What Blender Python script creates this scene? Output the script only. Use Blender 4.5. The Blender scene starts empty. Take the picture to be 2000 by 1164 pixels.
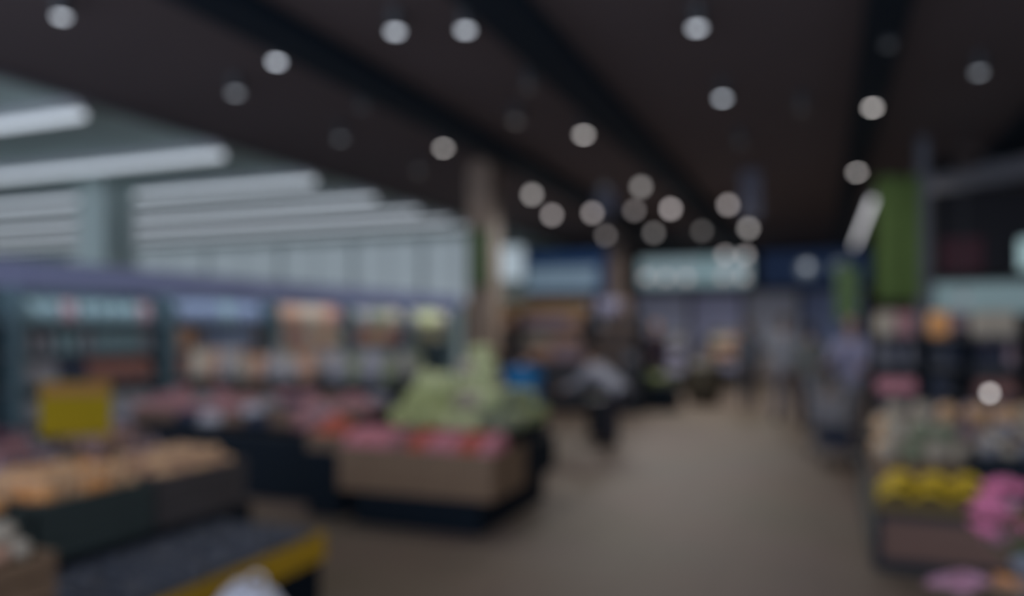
import bpy, bmesh, math, random
from mathutils import Vector, Matrix
random.seed(11)
PI = math.pi
sc = bpy.context.scene
COL = sc.collection
# ------------------------------------------------------------ camera frame
FP = 1536.0; CAMH = 1.6; HOR = 640.0
YAW = math.atan(605/1536)
FWD = Vector((-math.sin(YAW), math.cos(YAW), 0)); RGT = Vector((math.cos(YAW), math.sin(YAW), 0))
def at(u, d, z=0.0):
    p = FWD*d + RGT*((u-1000)/FP*d)
    return Vector((p.x, p.y, z))
def zz(v, d): return CAMH + (HOR-v)/FP*d
def depth(x, y): return FWD.x*x + FWD.y*y

# ------------------------------------------------------------ materials
MATS = {}
def lin(c):
    return tuple(((x/255)/12.92 if x/255 <= .04045 else ((x/255+.055)/1.055)**2.4) for x in c)
def mat(name, col, rough=.6, noise=.12, scale=8, metal=0, emit=0, ecol=None, bump=0, spec=.3):
    if name in MATS: return MATS[name]
    m = bpy.data.materials.new(name); m.use_nodes = True
    nt = m.node_tree; b = nt.nodes['Principled BSDF']
    b.inputs['Roughness'].default_value = rough
    b.inputs['Metallic'].default_value = metal
    b.inputs['Specular IOR Level'].default_value = spec
    tc = nt.nodes.new('ShaderNodeTexCoord')
    n = nt.nodes.new('ShaderNodeTexNoise'); n.inputs['Scale'].default_value = scale; n.inputs['Detail'].default_value = 3
    nt.links.new(tc.outputs['Object'], n.inputs['Vector'])
    r = nt.nodes.new('ShaderNodeMix'); r.data_type = 'RGBA'
    r.inputs['A'].default_value = (*[c*(1-noise) for c in col], 1)
    r.inputs['B'].default_value = (*[min(1, c*(1+noise)) for c in col], 1)
    nt.links.new(n.outputs['Fac'], r.inputs['Factor'])
    nt.links.new(r.outputs['Result'], b.inputs['Base Color'])
    if emit:
        b.inputs['Emission Color'].default_value = (*(ecol or col), 1)
        b.inputs['Emission Strength'].default_value = emit
    if bump:
        bp = nt.nodes.new('ShaderNodeBump'); bp.inputs['Strength'].default_value = bump; bp.inputs['Distance'].default_value = .01
        nt.links.new(n.outputs['Fac'], bp.inputs['Height']); nt.links.new(bp.outputs['Normal'], b.inputs['Normal'])
    MATS[name] = m
    return m
def wood(name, c1, c2, scale=3, axis='X', rough=.55):
    if name in MATS: return MATS[name]
    m = bpy.data.materials.new(name); m.use_nodes = True
    nt = m.node_tree; b = nt.nodes['Principled BSDF']; b.inputs['Roughness'].default_value = rough
    tc = nt.nodes.new('ShaderNodeTexCoord'); mp = nt.nodes.new('ShaderNodeMapping')
    mp.inputs['Scale'].default_value = (1, 8, 8) if axis == 'X' else ((8, 1, 8) if axis == 'Y' else (8, 8, 1))
    n = nt.nodes.new('ShaderNodeTexNoise'); n.inputs['Scale'].default_value = scale; n.inputs['Detail'].default_value = 6; n.inputs['Distortion'].default_value = 1.2
    r = nt.nodes.new('ShaderNodeMix'); r.data_type = 'RGBA'
    r.inputs['A'].default_value = (*c1, 1); r.inputs['B'].default_value = (*c2, 1)
    nt.links.new(tc.outputs['Object'], mp.inputs['Vector']); nt.links.new(mp.outputs['Vector'], n.inputs['Vector'])
    nt.links.new(n.outputs['Fac'], r.inputs['Factor']); nt.links.new(r.outputs['Result'], b.inputs['Base Color'])
    MATS[name] = m
    return m
def tiles(name, c, mortar, size, rough=.35):
    m = bpy.data.materials.new(name); m.use_nodes = True
    nt = m.node_tree; b = nt.nodes['Principled BSDF']; b.inputs['Roughness'].default_value = rough
    b.inputs['Specular IOR Level'].default_value = .12
    tc = nt.nodes.new('ShaderNodeTexCoord')
    br = nt.nodes.new('ShaderNodeTexBrick'); br.offset = 0
    br.inputs['Scale'].default_value = 1; br.inputs['Brick Width'].default_value = size; br.inputs['Row Height'].default_value = size
    br.inputs['Mortar Size'].default_value = .004
    br.inputs['Color1'].default_value = (*c, 1); br.inputs['Color2'].default_value = (*[x*.93 for x in c], 1); br.inputs['Mortar'].default_value = (*mortar, 1)
    n = nt.nodes.new('ShaderNodeTexNoise'); n.inputs['Scale'].default_value = .8; n.inputs['Detail'].default_value = 4
    mx = nt.nodes.new('ShaderNodeMix'); mx.data_type = 'RGBA'; mx.blend_type = 'MULTIPLY'; mx.inputs['Factor'].default_value = .25
    nt.links.new(tc.outputs['Object'], br.inputs['Vector']); nt.links.new(tc.outputs['Object'], n.inputs['Vector'])
    nt.links.new(br.outputs['Color'], mx.inputs['A']); nt.links.new(n.outputs['Color'], mx.inputs['B'])
    nt.links.new(mx.outputs['Result'], b.inputs['Base Color'])
    MATS[name] = m
    return m

BLACK = mat('navy_black_paint', (.0045, .0095, .016), .7, .1, spec=.12)
BLACKM = mat('black_metal', (.012, .018, .026), .45, .1)
CEILM = mat('dark_ceiling_paint', (.140, .118, .126), .9, .08, 1.0)
BEAMM = mat('beam_navy_black', (.008, .019, .034), .8, .1)
CEILL = mat('pale_hall_ceiling', (.58, .74, .72), .9, .06, 1)
FLOORM = tiles('beige_floor_tile', (.185, .142, .114), (.125, .095, .075), .6, .62)
WALLD = mat('brown_grey_wall', (.10, .085, .09), .8, .1, 2)
WALLP = mat('pale_wall', (.55, .66, .64), .8, .08, 2)
TRIMW = mat('grey_white_trim', (.42, .44, .47), .5)
CHROME = mat('grey_steel_wire', (.30, .31, .34), .35, .05, metal=.6)
WOODB = wood('crate_brown_wood', (.14, .088, .053), (.22, .14, .083), 3, 'Z')
WOODD = wood('dark_red_brown_wood', (.105, .055, .040), (.155, .082, .060), 3, 'X')
WOODP = wood('pillar_beige_cladding', (.17, .125, .095), (.24, .175, .13), 2, 'Z')
YEL = mat('mustard_yellow_plastic', (.44, .26, .014), .5, .1)
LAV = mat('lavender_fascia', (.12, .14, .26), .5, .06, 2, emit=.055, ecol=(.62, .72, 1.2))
COOLB = mat('cooler_dark_teal_interior', (.10, .16, .19), .6)

# ------------------------------------------------------------ mesh kit
class MB:
    def __init__(s): s.v = []; s.f = []; s.mi = []; s.m = 0
    def add(s, vs, fs, mx=None):
        o = len(s.v)
        s.v += [tuple(mx @ Vector(p)) if mx else tuple(p) for p in vs]
        s.f += [tuple(i+o for i in f) for f in fs]; s.mi += [s.m]*len(fs)
        return s
    def box(s, x0, x1, y0, y1, z0, z1, b=0, mx=None):
        if b <= 0:
            vs = [(x, y, z) for z in (z0, z1) for y in (y0, y1) for x in (x0, x1)]
            return s.add(vs, [(0, 2, 3, 1), (4, 5, 7, 6), (0, 1, 5, 4), (1, 3, 7, 5), (3, 2, 6, 7), (2, 0, 4, 6)], mx)
        bm = bmesh.new(); bmesh.ops.create_cube(bm, size=1)
        for v in bm.verts: v.co = Vector(((x0+x1)/2+v.co.x*(x1-x0), (y0+y1)/2+v.co.y*(y1-y0), (z0+z1)/2+v.co.z*(z1-z0)))
        bmesh.ops.bevel(bm, geom=bm.edges[:], offset=b, segments=2, affect='EDGES', profile=.6)
        bm.verts.index_update()
        s.add([v.co[:] for v in bm.verts], [[v.index for v in f.verts] for f in bm.faces], mx); bm.free()
        return s
    def lathe(s, prof, n=16, mx=None, cap=True):
        vs = []; fs = []
        for r, z in prof:
            for i in range(n): a = 2*PI*i/n; vs.append((r*math.cos(a), r*math.sin(a), z))
        for k in range(len(prof)-1):
            for i in range(n):
                j = (i+1) % n; fs.append((k*n+i, k*n+j, (k+1)*n+j, (k+1)*n+i))
        if cap: fs.append(tuple(range(n-1, -1, -1))); fs.append(tuple((len(prof)-1)*n+i for i in range(n)))
        return s.add(vs, fs, mx)
    def tube(s, pts, rad, n=8, flat=1.0, fax=None):
        pts = [Vector(p) for p in pts]; rs = rad if isinstance(rad, (list, tuple)) else [rad]*len(pts)
        vs = []; fs = []; up = None
        for i, p in enumerate(pts):
            t = (pts[min(i+1, len(pts)-1)]-pts[max(i-1, 0)]).normalized()
            if up is None:
                a = Vector(fax) if fax else (Vector((0, 0, 1)) if abs(t.z) < .9 else Vector((1, 0, 0)))
            else: a = up
            sd = t.cross(a).normalized(); up = sd.cross(t).normalized()
            for k in range(n):
                w = 2*PI*k/n; vs.append(p+sd*(rs[i]*math.cos(w))+up*(rs[i]*flat*math.sin(w)))
        for i in range(len(pts)-1):
            for k in range(n):
                j = (k+1) % n; fs.append((i*n+k, i*n+j, (i+1)*n+j, (i+1)*n+k))
        fs.append(tuple(range(n-1, -1, -1))); fs.append(tuple((len(pts)-1)*n+k for k in range(n)))
        return s.add(vs, fs)
    def ell(s, c, r, nu=12, nv=8, mx=None, fn=None):
        if not isinstance(r, (tuple, list)): r = (r, r, r)
        vs = [(c[0], c[1], c[2]-r[2])]; fs = []
        for j in range(1, nv):
            ph = PI*j/nv
            for i in range(nu):
                th = 2*PI*i/nu; k = fn(th, ph) if fn else 1
                vs.append((c[0]+r[0]*k*math.sin(ph)*math.cos(th), c[1]+r[1]*k*math.sin(ph)*math.sin(th), c[2]-r[2]*k*math.cos(ph)))
        vs.append((c[0], c[1], c[2]+r[2]))
        for i in range(nu): fs.append((0, 1+(i+1) % nu, 1+i))
        for j in range(nv-2):
            for i in range(nu):
                a = 1+j*nu+i; b = 1+j*nu+(i+1) % nu; fs.append((a, b, b+nu, a+nu))
        L = len(vs)-1; o = 1+(nv-2)*nu
        for i in range(nu): fs.append((o+i, o+(i+1) % nu, L))
        return s.add(vs, fs, mx)
    def build(s, name, m, parent=None, smooth=False, loc=None):
        me = bpy.data.meshes.new(name); me.from_pydata(s.v, [], s.f)
        for mm in (m if isinstance(m, list) else [m]): me.materials.append(mm)
        if isinstance(m, list):
            for p, i in zip(me.polygons, s.mi): p.material_index = i
        if smooth: me.polygons.foreach_set('use_smooth', [True]*len(me.polygons))
        me.update()
        o = bpy.data.objects.new(name, me); COL.objects.link(o)
        if parent: o.parent = parent
        if loc is not None: o.location = loc
        return o
def tag(o, label, cat, group=None, kind=None):
    o['label'] = label; o['category'] = cat
    if group: o['group'] = group
    if kind: o['kind'] = kind
    return o
def thing(name, label, cat, loc=(0, 0, 0), rz=0, group=None):
    o = bpy.data.objects.new(name, None); COL.objects.link(o); o.empty_display_size = .1
    o.location = loc; o.rotation_euler = (0, 0, rz)
    return tag(o, label, cat, group)
def struct(name, mb, m, label=None):
    o = mb.build(name, m); o['kind'] = 'structure'
    if label: o['label'] = label
    return o
def dup(o, parent=None, loc=None, rot=None, label=None, group=None, scale=None):
    c = o.copy(); COL.objects.link(c)
    if parent: c.parent = parent
    if loc is not None: c.location = loc
    if rot is not None: c.rotation_euler = rot
    if scale is not None: c.scale = (scale,)*3 if not isinstance(scale, tuple) else scale
    if label: c['label'] = label
    if group: c['group'] = group
    for ch in list(o.children): dup(ch, c)
    return c

# ------------------------------------------------------------ room shell
CZ = 4.6
struct('floor', MB().box(-31, 15, -2, 33, -.1, 0), FLOORM)
struct('ceiling', MB().box(-8.9, 15, -1, 33, CZ, CZ+.12), CEILM)
struct('ceiling_left', MB().box(-31, -8.9, -1, 33, CZ+.02, CZ+.12), CEILL)
struct('wall_back', MB().box(-9.4, 15, 31.5, 31.7, 0, CZ), WALLD)
struct('wall_right', MB().box(14, 14.2, -1, 31.5, 0, CZ), WALLD)
struct('wall_left', MB().box(-30.6, -30.4, -1, 22.2, 0, CZ+.02), WALLP)
# left back wall, with openings for its windows
wy = 22.2; wins = [(-11.8, -9.48), (-14.36, -11.86), (-17.3, -14.42), (-20.5, -17.36), (-23.9, -20.56), (-27.4, -23.96)]
w = MB().box(-30.4, -9.4, wy, wy+.2, 0, 2.3).box(-30.4, -9.4, wy, wy+.2, 4.45, CZ+.02)
xs = [-30.4]+[x for p in sorted(wins) for x in p]+[-9.4]
for i in range(0, len(xs), 2): w.box(xs[i], xs[i+1], wy, wy+.2, 2.3, 4.45)
struct('wall_back_left', w, WALLP)
struct('wall_side', MB().box(-9.4, -9.25, wy, 31.5, 0, CZ), WALLP)
WINM = mat('daylight_window_glass', (.3, .33, .35), .2, .02, 1, emit=.235, ecol=(.74, .88, .98))
for i, (a, b) in enumerate(wins):
    fr = MB()
    for x0, x1, z0, z1 in ((a, b, 2.3, 2.35), (a, b, 4.40, 4.45), (a, a+.05, 2.35, 4.40), (b-.05, b, 2.35, 4.40), ((a+b)/2-.02, (a+b)/2+.02, 2.35, 4.40)):
        fr.box(x0, x1, wy+.02, wy+.1, z0, z1)
    f = struct('window_%d' % (i+1), fr, TRIMW)
    MB().box(a+.05, b-.05, wy+.05, wy+.06, 2.35, 4.40).build('pane', WINM, f)
# ceiling beams
for i, (x, wd) in enumerate(((-5.0, .55), (-2.72, .5), (.56, .36), (2.85, .5), (6.0, .4))):
    struct('trim_%d' % (i+1), MB().box(x-wd/2, x+wd/2, -1, 31.5, CZ-.16, CZ), BEAMM)
# bulkhead strip between the two ceilings
struct('trim_6', MB().box(-9.02, -8.9, -1, wy, CZ-.06, CZ+.02), mat('grey_edge_trim', (.14, .14, .16), .7))
# pillars
def pillar(x, y, w, m, lab, z1=CZ):
    b = MB().box(-w/2, w/2, -w/2, w/2, 0, z1, .02).box(-w/2-.03, w/2+.03, -w/2-.03, w/2+.03, 0, .14, .01)
    o = b.build('pillar', m, loc=(x, y, 0)); o['kind'] = 'structure'; o['label'] = lab; return o
pillar(-5.70, 13.1, .47, WOODP, 'beige clad pillar behind the green cabbage island')
pillar(-5.6, 22.6, .5, wood('pillar_brown', (.07, .05, .042), (.10, .07, .058), 2, 'Z'), 'brown pillar between the blue and the teal lit signs')
p = at(208, 16.4); pillar(p.x, p.y, .75, WALLP, 'pale grey green pillar under the long tube lights behind the coolers', CZ+.02)
p = at(1802, 12.4); pillar(p.x, p.y, .16, mat('post_grey', (.12, .13, .16), .6), 'slim grey post beside the green banner')

# ------------------------------------------------------------ lamps
DF = .5; AD = .0160
def blur(d): return FP*AD*abs(1/DF-1/d)
LCOL = {'w': (.93, 1.0, 1.12), 'n': (1.06, 1.0, .98), 'p': (1.08, .98, .98)}
EM = {}
def lampmat(target, frac, col):
    k = round(target/frac*12)/12; key = 'lamp_glow_%.2f_%s' % (k, col)
    if key in EM: return EM[key]
    m = bpy.data.materials.new(key); m.use_nodes = True; nt = m.node_tree; nt.nodes.clear()
    e = nt.nodes.new('ShaderNodeEmission'); o = nt.nodes.new('ShaderNodeOutputMaterial')
    e.inputs['Color'].default_value = (*LCOL[col], 1); e.inputs['Strength'].default_value = k
    nt.links.new(e.outputs[0], o.inputs[0]); m.cycles.emission_sampling = 'NONE'
    EM[key] = m; return m
RING = mat('lamp_housing', (.06, .065, .075), .4)
def add_light(parent, z, energy, col=(1, .97, .93), size=174):
    l = bpy.data.lights.new('bulb', 'SPOT'); l.energy = energy; l.color = col; l.spot_size = math.radians(size); l.spot_blend = .35; l.shadow_soft_size = 0
    o = bpy.data.objects.new('bulb', l); COL.objects.link(o); o.parent = parent; o.location = (0, 0, z)
SPOTE = 44
near = [  # u, v, brightness (linear), diameter, tint, place
 (120, 34, .27, .105, 'w', 'in the corner above the long tube lights'),
 (540, 122, .27, .105, 'w', 'beside the left black beam'),
 (772, 63, .28, .11, 'w', 'left one of the bright pair between two black beams'),
 (909, 60, .28, .11, 'w', 'right one of the bright pair, against the second black beam'),
 (1361, 56, .28, .11, 'w', 'alone high in the middle of the ceiling'),
 (1411, 193, .17, .10, 'w', 'below the bright lone lamp, a little dimmer'),
 (1704, 211, .25, .10, 'n', 'on the thin black beam over the aisle'),
 (1140, 264, .20, .115, 'n', 'just left of the second black beam, farther back'),
 (866, 290, .155, .11, 'n', 'warm one before the beige pillar'),
 (1674, 337, .15, .115, 'n', 'far down the thin beam near the green banner'),
 (1960, 317, .13, .10, 'n', 'at the far right near the last beam'),
 (1912, 143, .055, .10, 'w', 'dim one at the upper right'),
 (1735, 90, .02, .10, 'w', 'very faint, on the thin beam at the top'),
 (460, 183, .055, .12, 'w', 'dim one left of the bright lamp by the beam'),
 (665, 272, .022, .11, 'w', 'very faint, between the left beam and the tube lights'),
 (818, 335, .016, .11, 'n', 'faint one far back left of the pillar'),
 (1007, 238, .020, .11, 'n', 'faint one between the first two beams'),
 (1033, 172, .010, .10, 'n', 'nearly dark one between the first two beams'),
 (1445, 280, .010, .11, 'w', 'nearly dark one in the middle of the ceiling'),
 (1565, 215, .006, .10, 'n', 'unlit one between the lone lamp and the thin beam'),
 (708, 210, .006, .10, 'w', 'unlit one beside the left beam'),
]
for (u, v, L, dia, tint, place) in near:
    zb = CZ-.215; d = FP*(zb-CAMH)/(HOR-v); p = at(u, d, CZ)
    t = thing('downlight', 'round ceiling downlight, '+place, 'ceiling light', p, 0, 'round downlights in the dark ceiling')
    dia *= 1.12; r = dia/2; L2 = L*1.22 if L > .1 else L*1.6
    MB().lathe([(r+.02, 0), (r+.012, -.01), (r+.012, -.205), (r, -.21), (r, -.19)], 24).build('can_housing', RING, t, True)
    wpx = FP*dia/d; hpx = wpx*(zb-CAMH)/d + FP*.016/d
    frac = min(1, (wpx*hpx*.785)/(blur(d)**2*.785))
    MB().lathe([(r*.98, -.20), (r*.9, -.216), (r*.5, -.222), (.002, -.223)], 24).build('diffuser', lampmat(max(L2-.018, .004), frac, tint), t, True)
    if L > .1: add_light(t, -.235, SPOTE*max(L,.15)/.25*(.4 if u == 866 else 1))
far = [
 (1039, 380, .145, 'n', 'leftmost of the far string of lamps'),
 (1078, 420, .125, 'p', 'second from the left in the far string, hanging lower'),
 (1157, 416, .125, 'p', 'above a dimmer lamp, left part of the far string'),
 (1183, 460, .050, 'p', 'dim and low, left of the teal lit sign'),
 (1252, 365, .110, 'n', 'highest of the far string of lamps'),
 (1239, 411, .065, 'p', 'dim one directly under the highest far lamp'),
 (1310, 408, .170, 'p', 'brightest in the middle of the far string'),
 (1277, 455, .055, 'n', 'dim one low above the teal lit sign'),
 (1422, 400, .135, 'p', 'right part of the far string, the higher one'),
 (1371, 451, .035, 'n', 'dimmest one above the teal lit sign'),
 (1462, 446, .115, 'n', 'right end of the far string'),
 (1416, 498, .080, 'p', 'hanging before the teal sign, left of the right pair'),
 (1456, 498, .080, 'p', 'hanging before the right end of the teal sign'),
 (1262, 541, .050, 'p', 'low before the left end of the teal sign'),
 (1300, 543, .050, 'p', 'low before the teal sign, second from its left end'),
 (1340, 543, .050, 'p', 'low before the middle of the teal sign'),
 (1412, 541, .045, 'p', 'low before the right half of the teal sign'),
 (1452, 541, .050, 'p', 'low before the right end of the teal sign'),
 (1576, 520, .045, 'w', 'hanging before the blue fascia board'),
 (1882, 585, .050, 'w', 'hanging over the right-hand market stalls'),
 (1180, 368, .012, 'w', 'unlit, between the left lamps of the far string'),
]
for (u, v, L, tint, place) in far:
    if v < 470: d = FP*2.55/(HOR-v)
    elif v < 530: d = 27.0
    else: d = 28.0
    if u > 1800: d = 11.0
    z = zz(v, d); R = max(.07, 6.3*d/FP*1.0)
    p = at(u, d, z)
    t = thing('pendant_lamp', 'small globe pendant lamp, '+place, 'pendant lamp', p, 0, 'globe pendant lamps at the back of the store')
    frac = (FP*2*R/d)**2/blur(d)**2
    MB().ell((0, 0, 0), R, 16, 10).build('globe', lampmat(L, frac, tint), t, True)
    MB().lathe([(R*.35, R*.9), (R*.45, R*1.0), (R*.3, R*1.5), (.012, R*1.7)], 12).build('socket', RING, t, True)
    MB().tube([(0, 0, R*1.7), (0, 0, CZ-z)], .006, 6).build('cord', RING, t)
    if v < 470 and L > .052 and u > 1100: add_light(t, -R*1.15, SPOTE*(3.4 if L > .1 else 2.6))
# small bright bulb on the right-hand stall
# long tube lights of the pale hall
TUBE = mat('tube_diffuser_glow', (.5, .55, .6), .4, .02, 1, emit=.74, ecol=(.88, .97, 1.06))
ys = [4.9, 7.6, 10.2, 12.7, 14.9, 16.9, 18.6, 20.2]
ordn = ['nearest', 'next to nearest', 'second', 'third', 'fourth', 'fifth', 'sixth', 'farthest']
for i, y in enumerate(ys):
    x1 = -9.08; x0 = -29.5 if i > 2 else (-14 if i < 2 else -19)
    t = thing('tube_light', '%s long white tube light under the pale ceiling' % ordn[i].capitalize(), 'tube light', (x1, y, 4.4), 0, 'long tube lights over the coolers')
    MB().box(x0-x1, 0, -.06, .06, .06, .22-.0).build('housing', TRIMW, t)
    tr = (.05, .055, .056, .054, .046, .038, .032, .028)[i]
    MB().tube([(x0-x1+.02, 0, .07-tr), (-.02, 0, .07-tr)], tr, 12).build('diffuser', TUBE, t, True)
# aisle tube right
pa = at(1706, 17.2); pb = at(1668, 27)
x = (pa.x+pb.x)/2
t = thing('tube_light', 'single white tube light running along the aisle beside the green banner', 'tube light', (x, pa.y, 4.4))
MB().box(-.06, .06, 0, pb.y-pa.y, .02, .2).build('housing', TRIMW, t)
MB().tube([(0, .02, .0), (0, pb.y-pa.y-.02, .0)], .05, 10).build('diffuser', mat('aisle_tube_glow', (.5, .52, .55), .4, .02, 1, emit=1.05, ecol=(1, 1, 1.05)), t, True)

# ------------------------------------------------------------ signs at the back
def board(name, label, cat, u0, u1, v0, v1, d, m, fm=BLACKM, thick=.12, frame=.05):
    """a board facing the front of the store (-Y) spanning the given extents at its depth"""
    a = at(u0, d); um = (u0+u1)/2
    y = a.y; x0 = a.x
    # right end on the same Y
    k = (u1-1605)/1650; x1 = k*FWD.y*y/(1+k*math.sin(YAW)); x1 = (u1-1605)/1650*(FWD.y*y)/(1+(u1-1605)/1650*math.sin(YAW))
    dm = depth((x0+x1)/2, y); z0 = zz(v1, dm); z1 = zz(v0, dm)
    t = thing(name, label, cat, ((x0+x1)/2, y, z0)); w = (x1-x0)/2; h = z1-z0
    MB().box(-w, w, 0, thick, 0, h, .01).build('casing', fm, t)
    MB().box(-w+frame, w-frame, -.02, .0, frame, h-frame).build('panel', m, t)
    if z0 > 2.0 and d > 20:
        for sx in (-.8, .8): MB().tube([(w*sx, thick/2, h), (w*sx, thick/2, CZ-z0)], .012, 6).build('hanger', BLACKM, t)
    return t, w, h
def glow(name, c, e):
    return mat(name, tuple(x*.5 for x in c), .3, .03, 1, emit=e, ecol=c)
board('light_box', 'bright white square light box beside the beige pillar', 'light box', 968, 1026, 478, 550, 23.6, glow('lightbox_white', (.80, .95, 1.05), .36), thick=.1)
t, w, h = board('hanging_sign', 'deep blue sign board with a pale blue lower band', 'sign', 1022, 1192, 488, 574, 26.6, mat('sign_deep_blue', (.02, .055, .16), .5, emit=.02, ecol=(.3, .9, 2.4)))
MB().box(-w+.05, w*.72, -.05, -.02, .12, h*.62).build('pale_band', glow('sign_pale_blue', (.55, .78, 1.0), .16), t)
t, w, h = board('lit_sign', 'long teal white lit sign on the back wall', 'sign', 1246, 1468, 500, 560, 30.2, glow('sign_teal_white', (.66, .90, 1.0), .235), fm=mat('sign_teal_case', (.03, .12, .12), .5))
# raised plain panels on the lit sign, one darker join where the lighter halves meet
MB().box(w*.18, w*.3, -.05, -.02, .06, h-.06).build('divider', glow('sign_teal_dark', (.35, .62, .66), .28), t)
t, w, h = board('fascia_board', 'dark blue fascia board right of the teal lit sign', 'sign', 1484, 1704, 486, 560, 28.9, mat('fascia_blue', (.02, .05, .13), .5, emit=.012, ecol=(.4, .8, 2)))
for k in (-.15, .45):
    MB().lathe([(.3, 0), (.3, .03), (.26, .04)], 24, Matrix.Translation((k*w, -.02, h*.48)) @ Matrix.Rotation(PI/2, 4, 'X')).build('round_emblem', glow('emblem_pale', (.7, .85, 1), .10), t)
# lavender storefront along the back wall
for i, (a, b, z0, z1, c) in enumerate(((1240, 1345, 572, 665, (.15, .16, .22)), (1350, 1450, 572, 665, (.17, .18, .27)), (1455, 1560, 568, 665, (.19, .20, .24)), (1565, 1690, 566, 660, (.11, .14, .24)))):
    board('shopfront_panel', ['lavender grey panel under the left end of the teal sign', 'lavender panel under the middle of the teal sign', 'pale grey lavender panel under the right end of the teal sign', 'blue grey panel under the dark blue fascia'][i], 'panel', a, b, z0, HOR+CAMH*FP/28.6, 28.6, mat('shopfront_%d' % i, tuple(min(1, x*2.6) for x in c), .5, .08, 2), fm=mat('shopfront_frame', (.1, .1, .13), .5), thick=.1, frame=.03)
# right: green banners, dark fascia, teal band
def banner(label, u, v0, v1, d, wid, m):
    p = at(u, d); z0 = zz(v1, d); z1 = zz(v0, d)
    t = thing('hanging_banner', label, 'banner', (p.x, p.y, z0), YAW)
    h = z1-z0; b = MB()
    n = 8
    for k in range(n):   # softly waved cloth with real thickness
        xa = -wid/2+wid*k/n; xb = xa+wid/n; ya = .02*math.sin(k*1.3); yb = .02*math.sin((k+1)*1.3)
        b.add([(xa, ya, 0), (xb, yb, 0), (xb, yb+.012, 0), (xa, ya+.012, 0), (xa, ya, h), (xb, yb, h), (xb, yb+.012, h), (xa, ya+.012, h)],
              [(0, 3, 2, 1), (4, 5, 6, 7), (0, 1, 5, 4), (2, 3, 7, 6), (1, 2, 6, 5), (0, 4, 7, 3)])
    b.build('cloth', m, t)
    MB().tube([(-wid/2-.03, 0, h+.01), (wid/2+.03, 0, h+.01)], .015, 8).build('rail', BLACKM, t)
    c = MB()
    for s in (-1, 1): c.tube([(s*wid*.4, 0, h+.015), (s*wid*.4, 0, CZ-z0)], .005, 6)
    c.build('wire', BLACKM, t)
banner('large green banner hanging beside the slim grey post', 1752, 345, 585, 12.2, .66, mat('banner_green', (.10, .16, .045), .8, .25, 3))
banner('small green banner below the aisle tube light', 1654, 520, 625, 15.5, .42, mat('banner_small_green', (.16, .26, .12), .8, .2, 4))
banner('slim grey banner hanging high over the far aisle', 1465, 325, 425, 15, .38, mat('banner_grey', (.16, .165, .21), .8, .2, 4))
banner('slim dark grey banner left of the highest far lamp', 1182, 345, 420, 17, .42, mat('banner_dkgrey', (.14, .15, .20), .8, .2, 4))
# right shop
ry = 14.2
t = thing('stall_canopy', 'black canopy fascia over the right-hand stalls', 'canopy', (5.2, ry, 2.42))
MB().box(-3.55, 6, 0, 1.4, 0, 1.35, .02).build('fascia', mat('canopy_black', (.012, .013, .018), .8), t)
MB().box(-3.45, -2.85, -.03, 0, .05, .60).build('red_panel', mat('canopy_dull_red', (.06, .02, .03), .7), t, ).__setitem__('label', 'dull red panel')
for s in (-3.3, 5.7): MB().box(s-.05, s+.05, .1, .2, -2.42, 0).build('post', BLACKM, t)
t = thing('header_sign', 'long grey teal header sign below the black canopy', 'sign', (5.2, ry-.12, 1.78))
MB().box(-3.6, 6, 0, .1, 0, .56, .01).build('casing', mat('header_case', (.08, .12, .12), .6), t)
MB().box(-3.55, 5.95, -.02, 0, .04, .52).build('panel', glow('header_teal', (.50, .72, .74), .10), t)
for s in (-3.3, 5.7): MB().box(s-.03, s+.03, .12, .2, -1.78, .2).build('post', BLACKM, t)
p = at(1994, 12.3, 2.72)
t = thing('light_box', 'bright pale teal light box at the right edge on the black canopy', 'light box', (p.x, ry-.16, 2.46))
MB().box(-.12, .5, -.02, .16, 0, .52, .01).build('casing', BLACKM, t); MB().box(-.1, .48, -.04, -.02, .03, .49).build('panel', glow('lightbox_teal', (.7, 1, 1.02), .30), t)

pa, pb = at(1822, 14.2, 0), at(2060, 12.2, 0)
dv = (pb-pa); L = dv.length; zd = zz(366, 14.2)
t = thing('ventilation_duct', 'grey rectangular ventilation duct above the black canopy', 'duct', (pa.x, pa.y, zd), math.atan2(dv.y, dv.x))
MB().box(0, L, -.25, .25, -.17, .17, .01).build('duct_body', mat('duct_grey', (.17, .17, .19), .6), t)
for k in range(4): MB().box(L*(k+.1)/3.4-.02, L*(k+.1)/3.4+.02, -.27, .27, -.19, .19).build('seam_flange', mat('duct_grey', (1, 1, 1)), t)
for k in (.1, .6): MB().box(L*k-.01, L*k+.01, -.24, .24, .17, CZ-zd).build('hanger', BLACKM, t)
t, w, h = board('pillar_sign', 'dull green sign panel on the front of the beige pillar', 'sign', 914, 958, 446, 560, 13.72, mat('sign_dull_green', (.075, .11, .05), .7), thick=.04, frame=.02)
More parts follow.
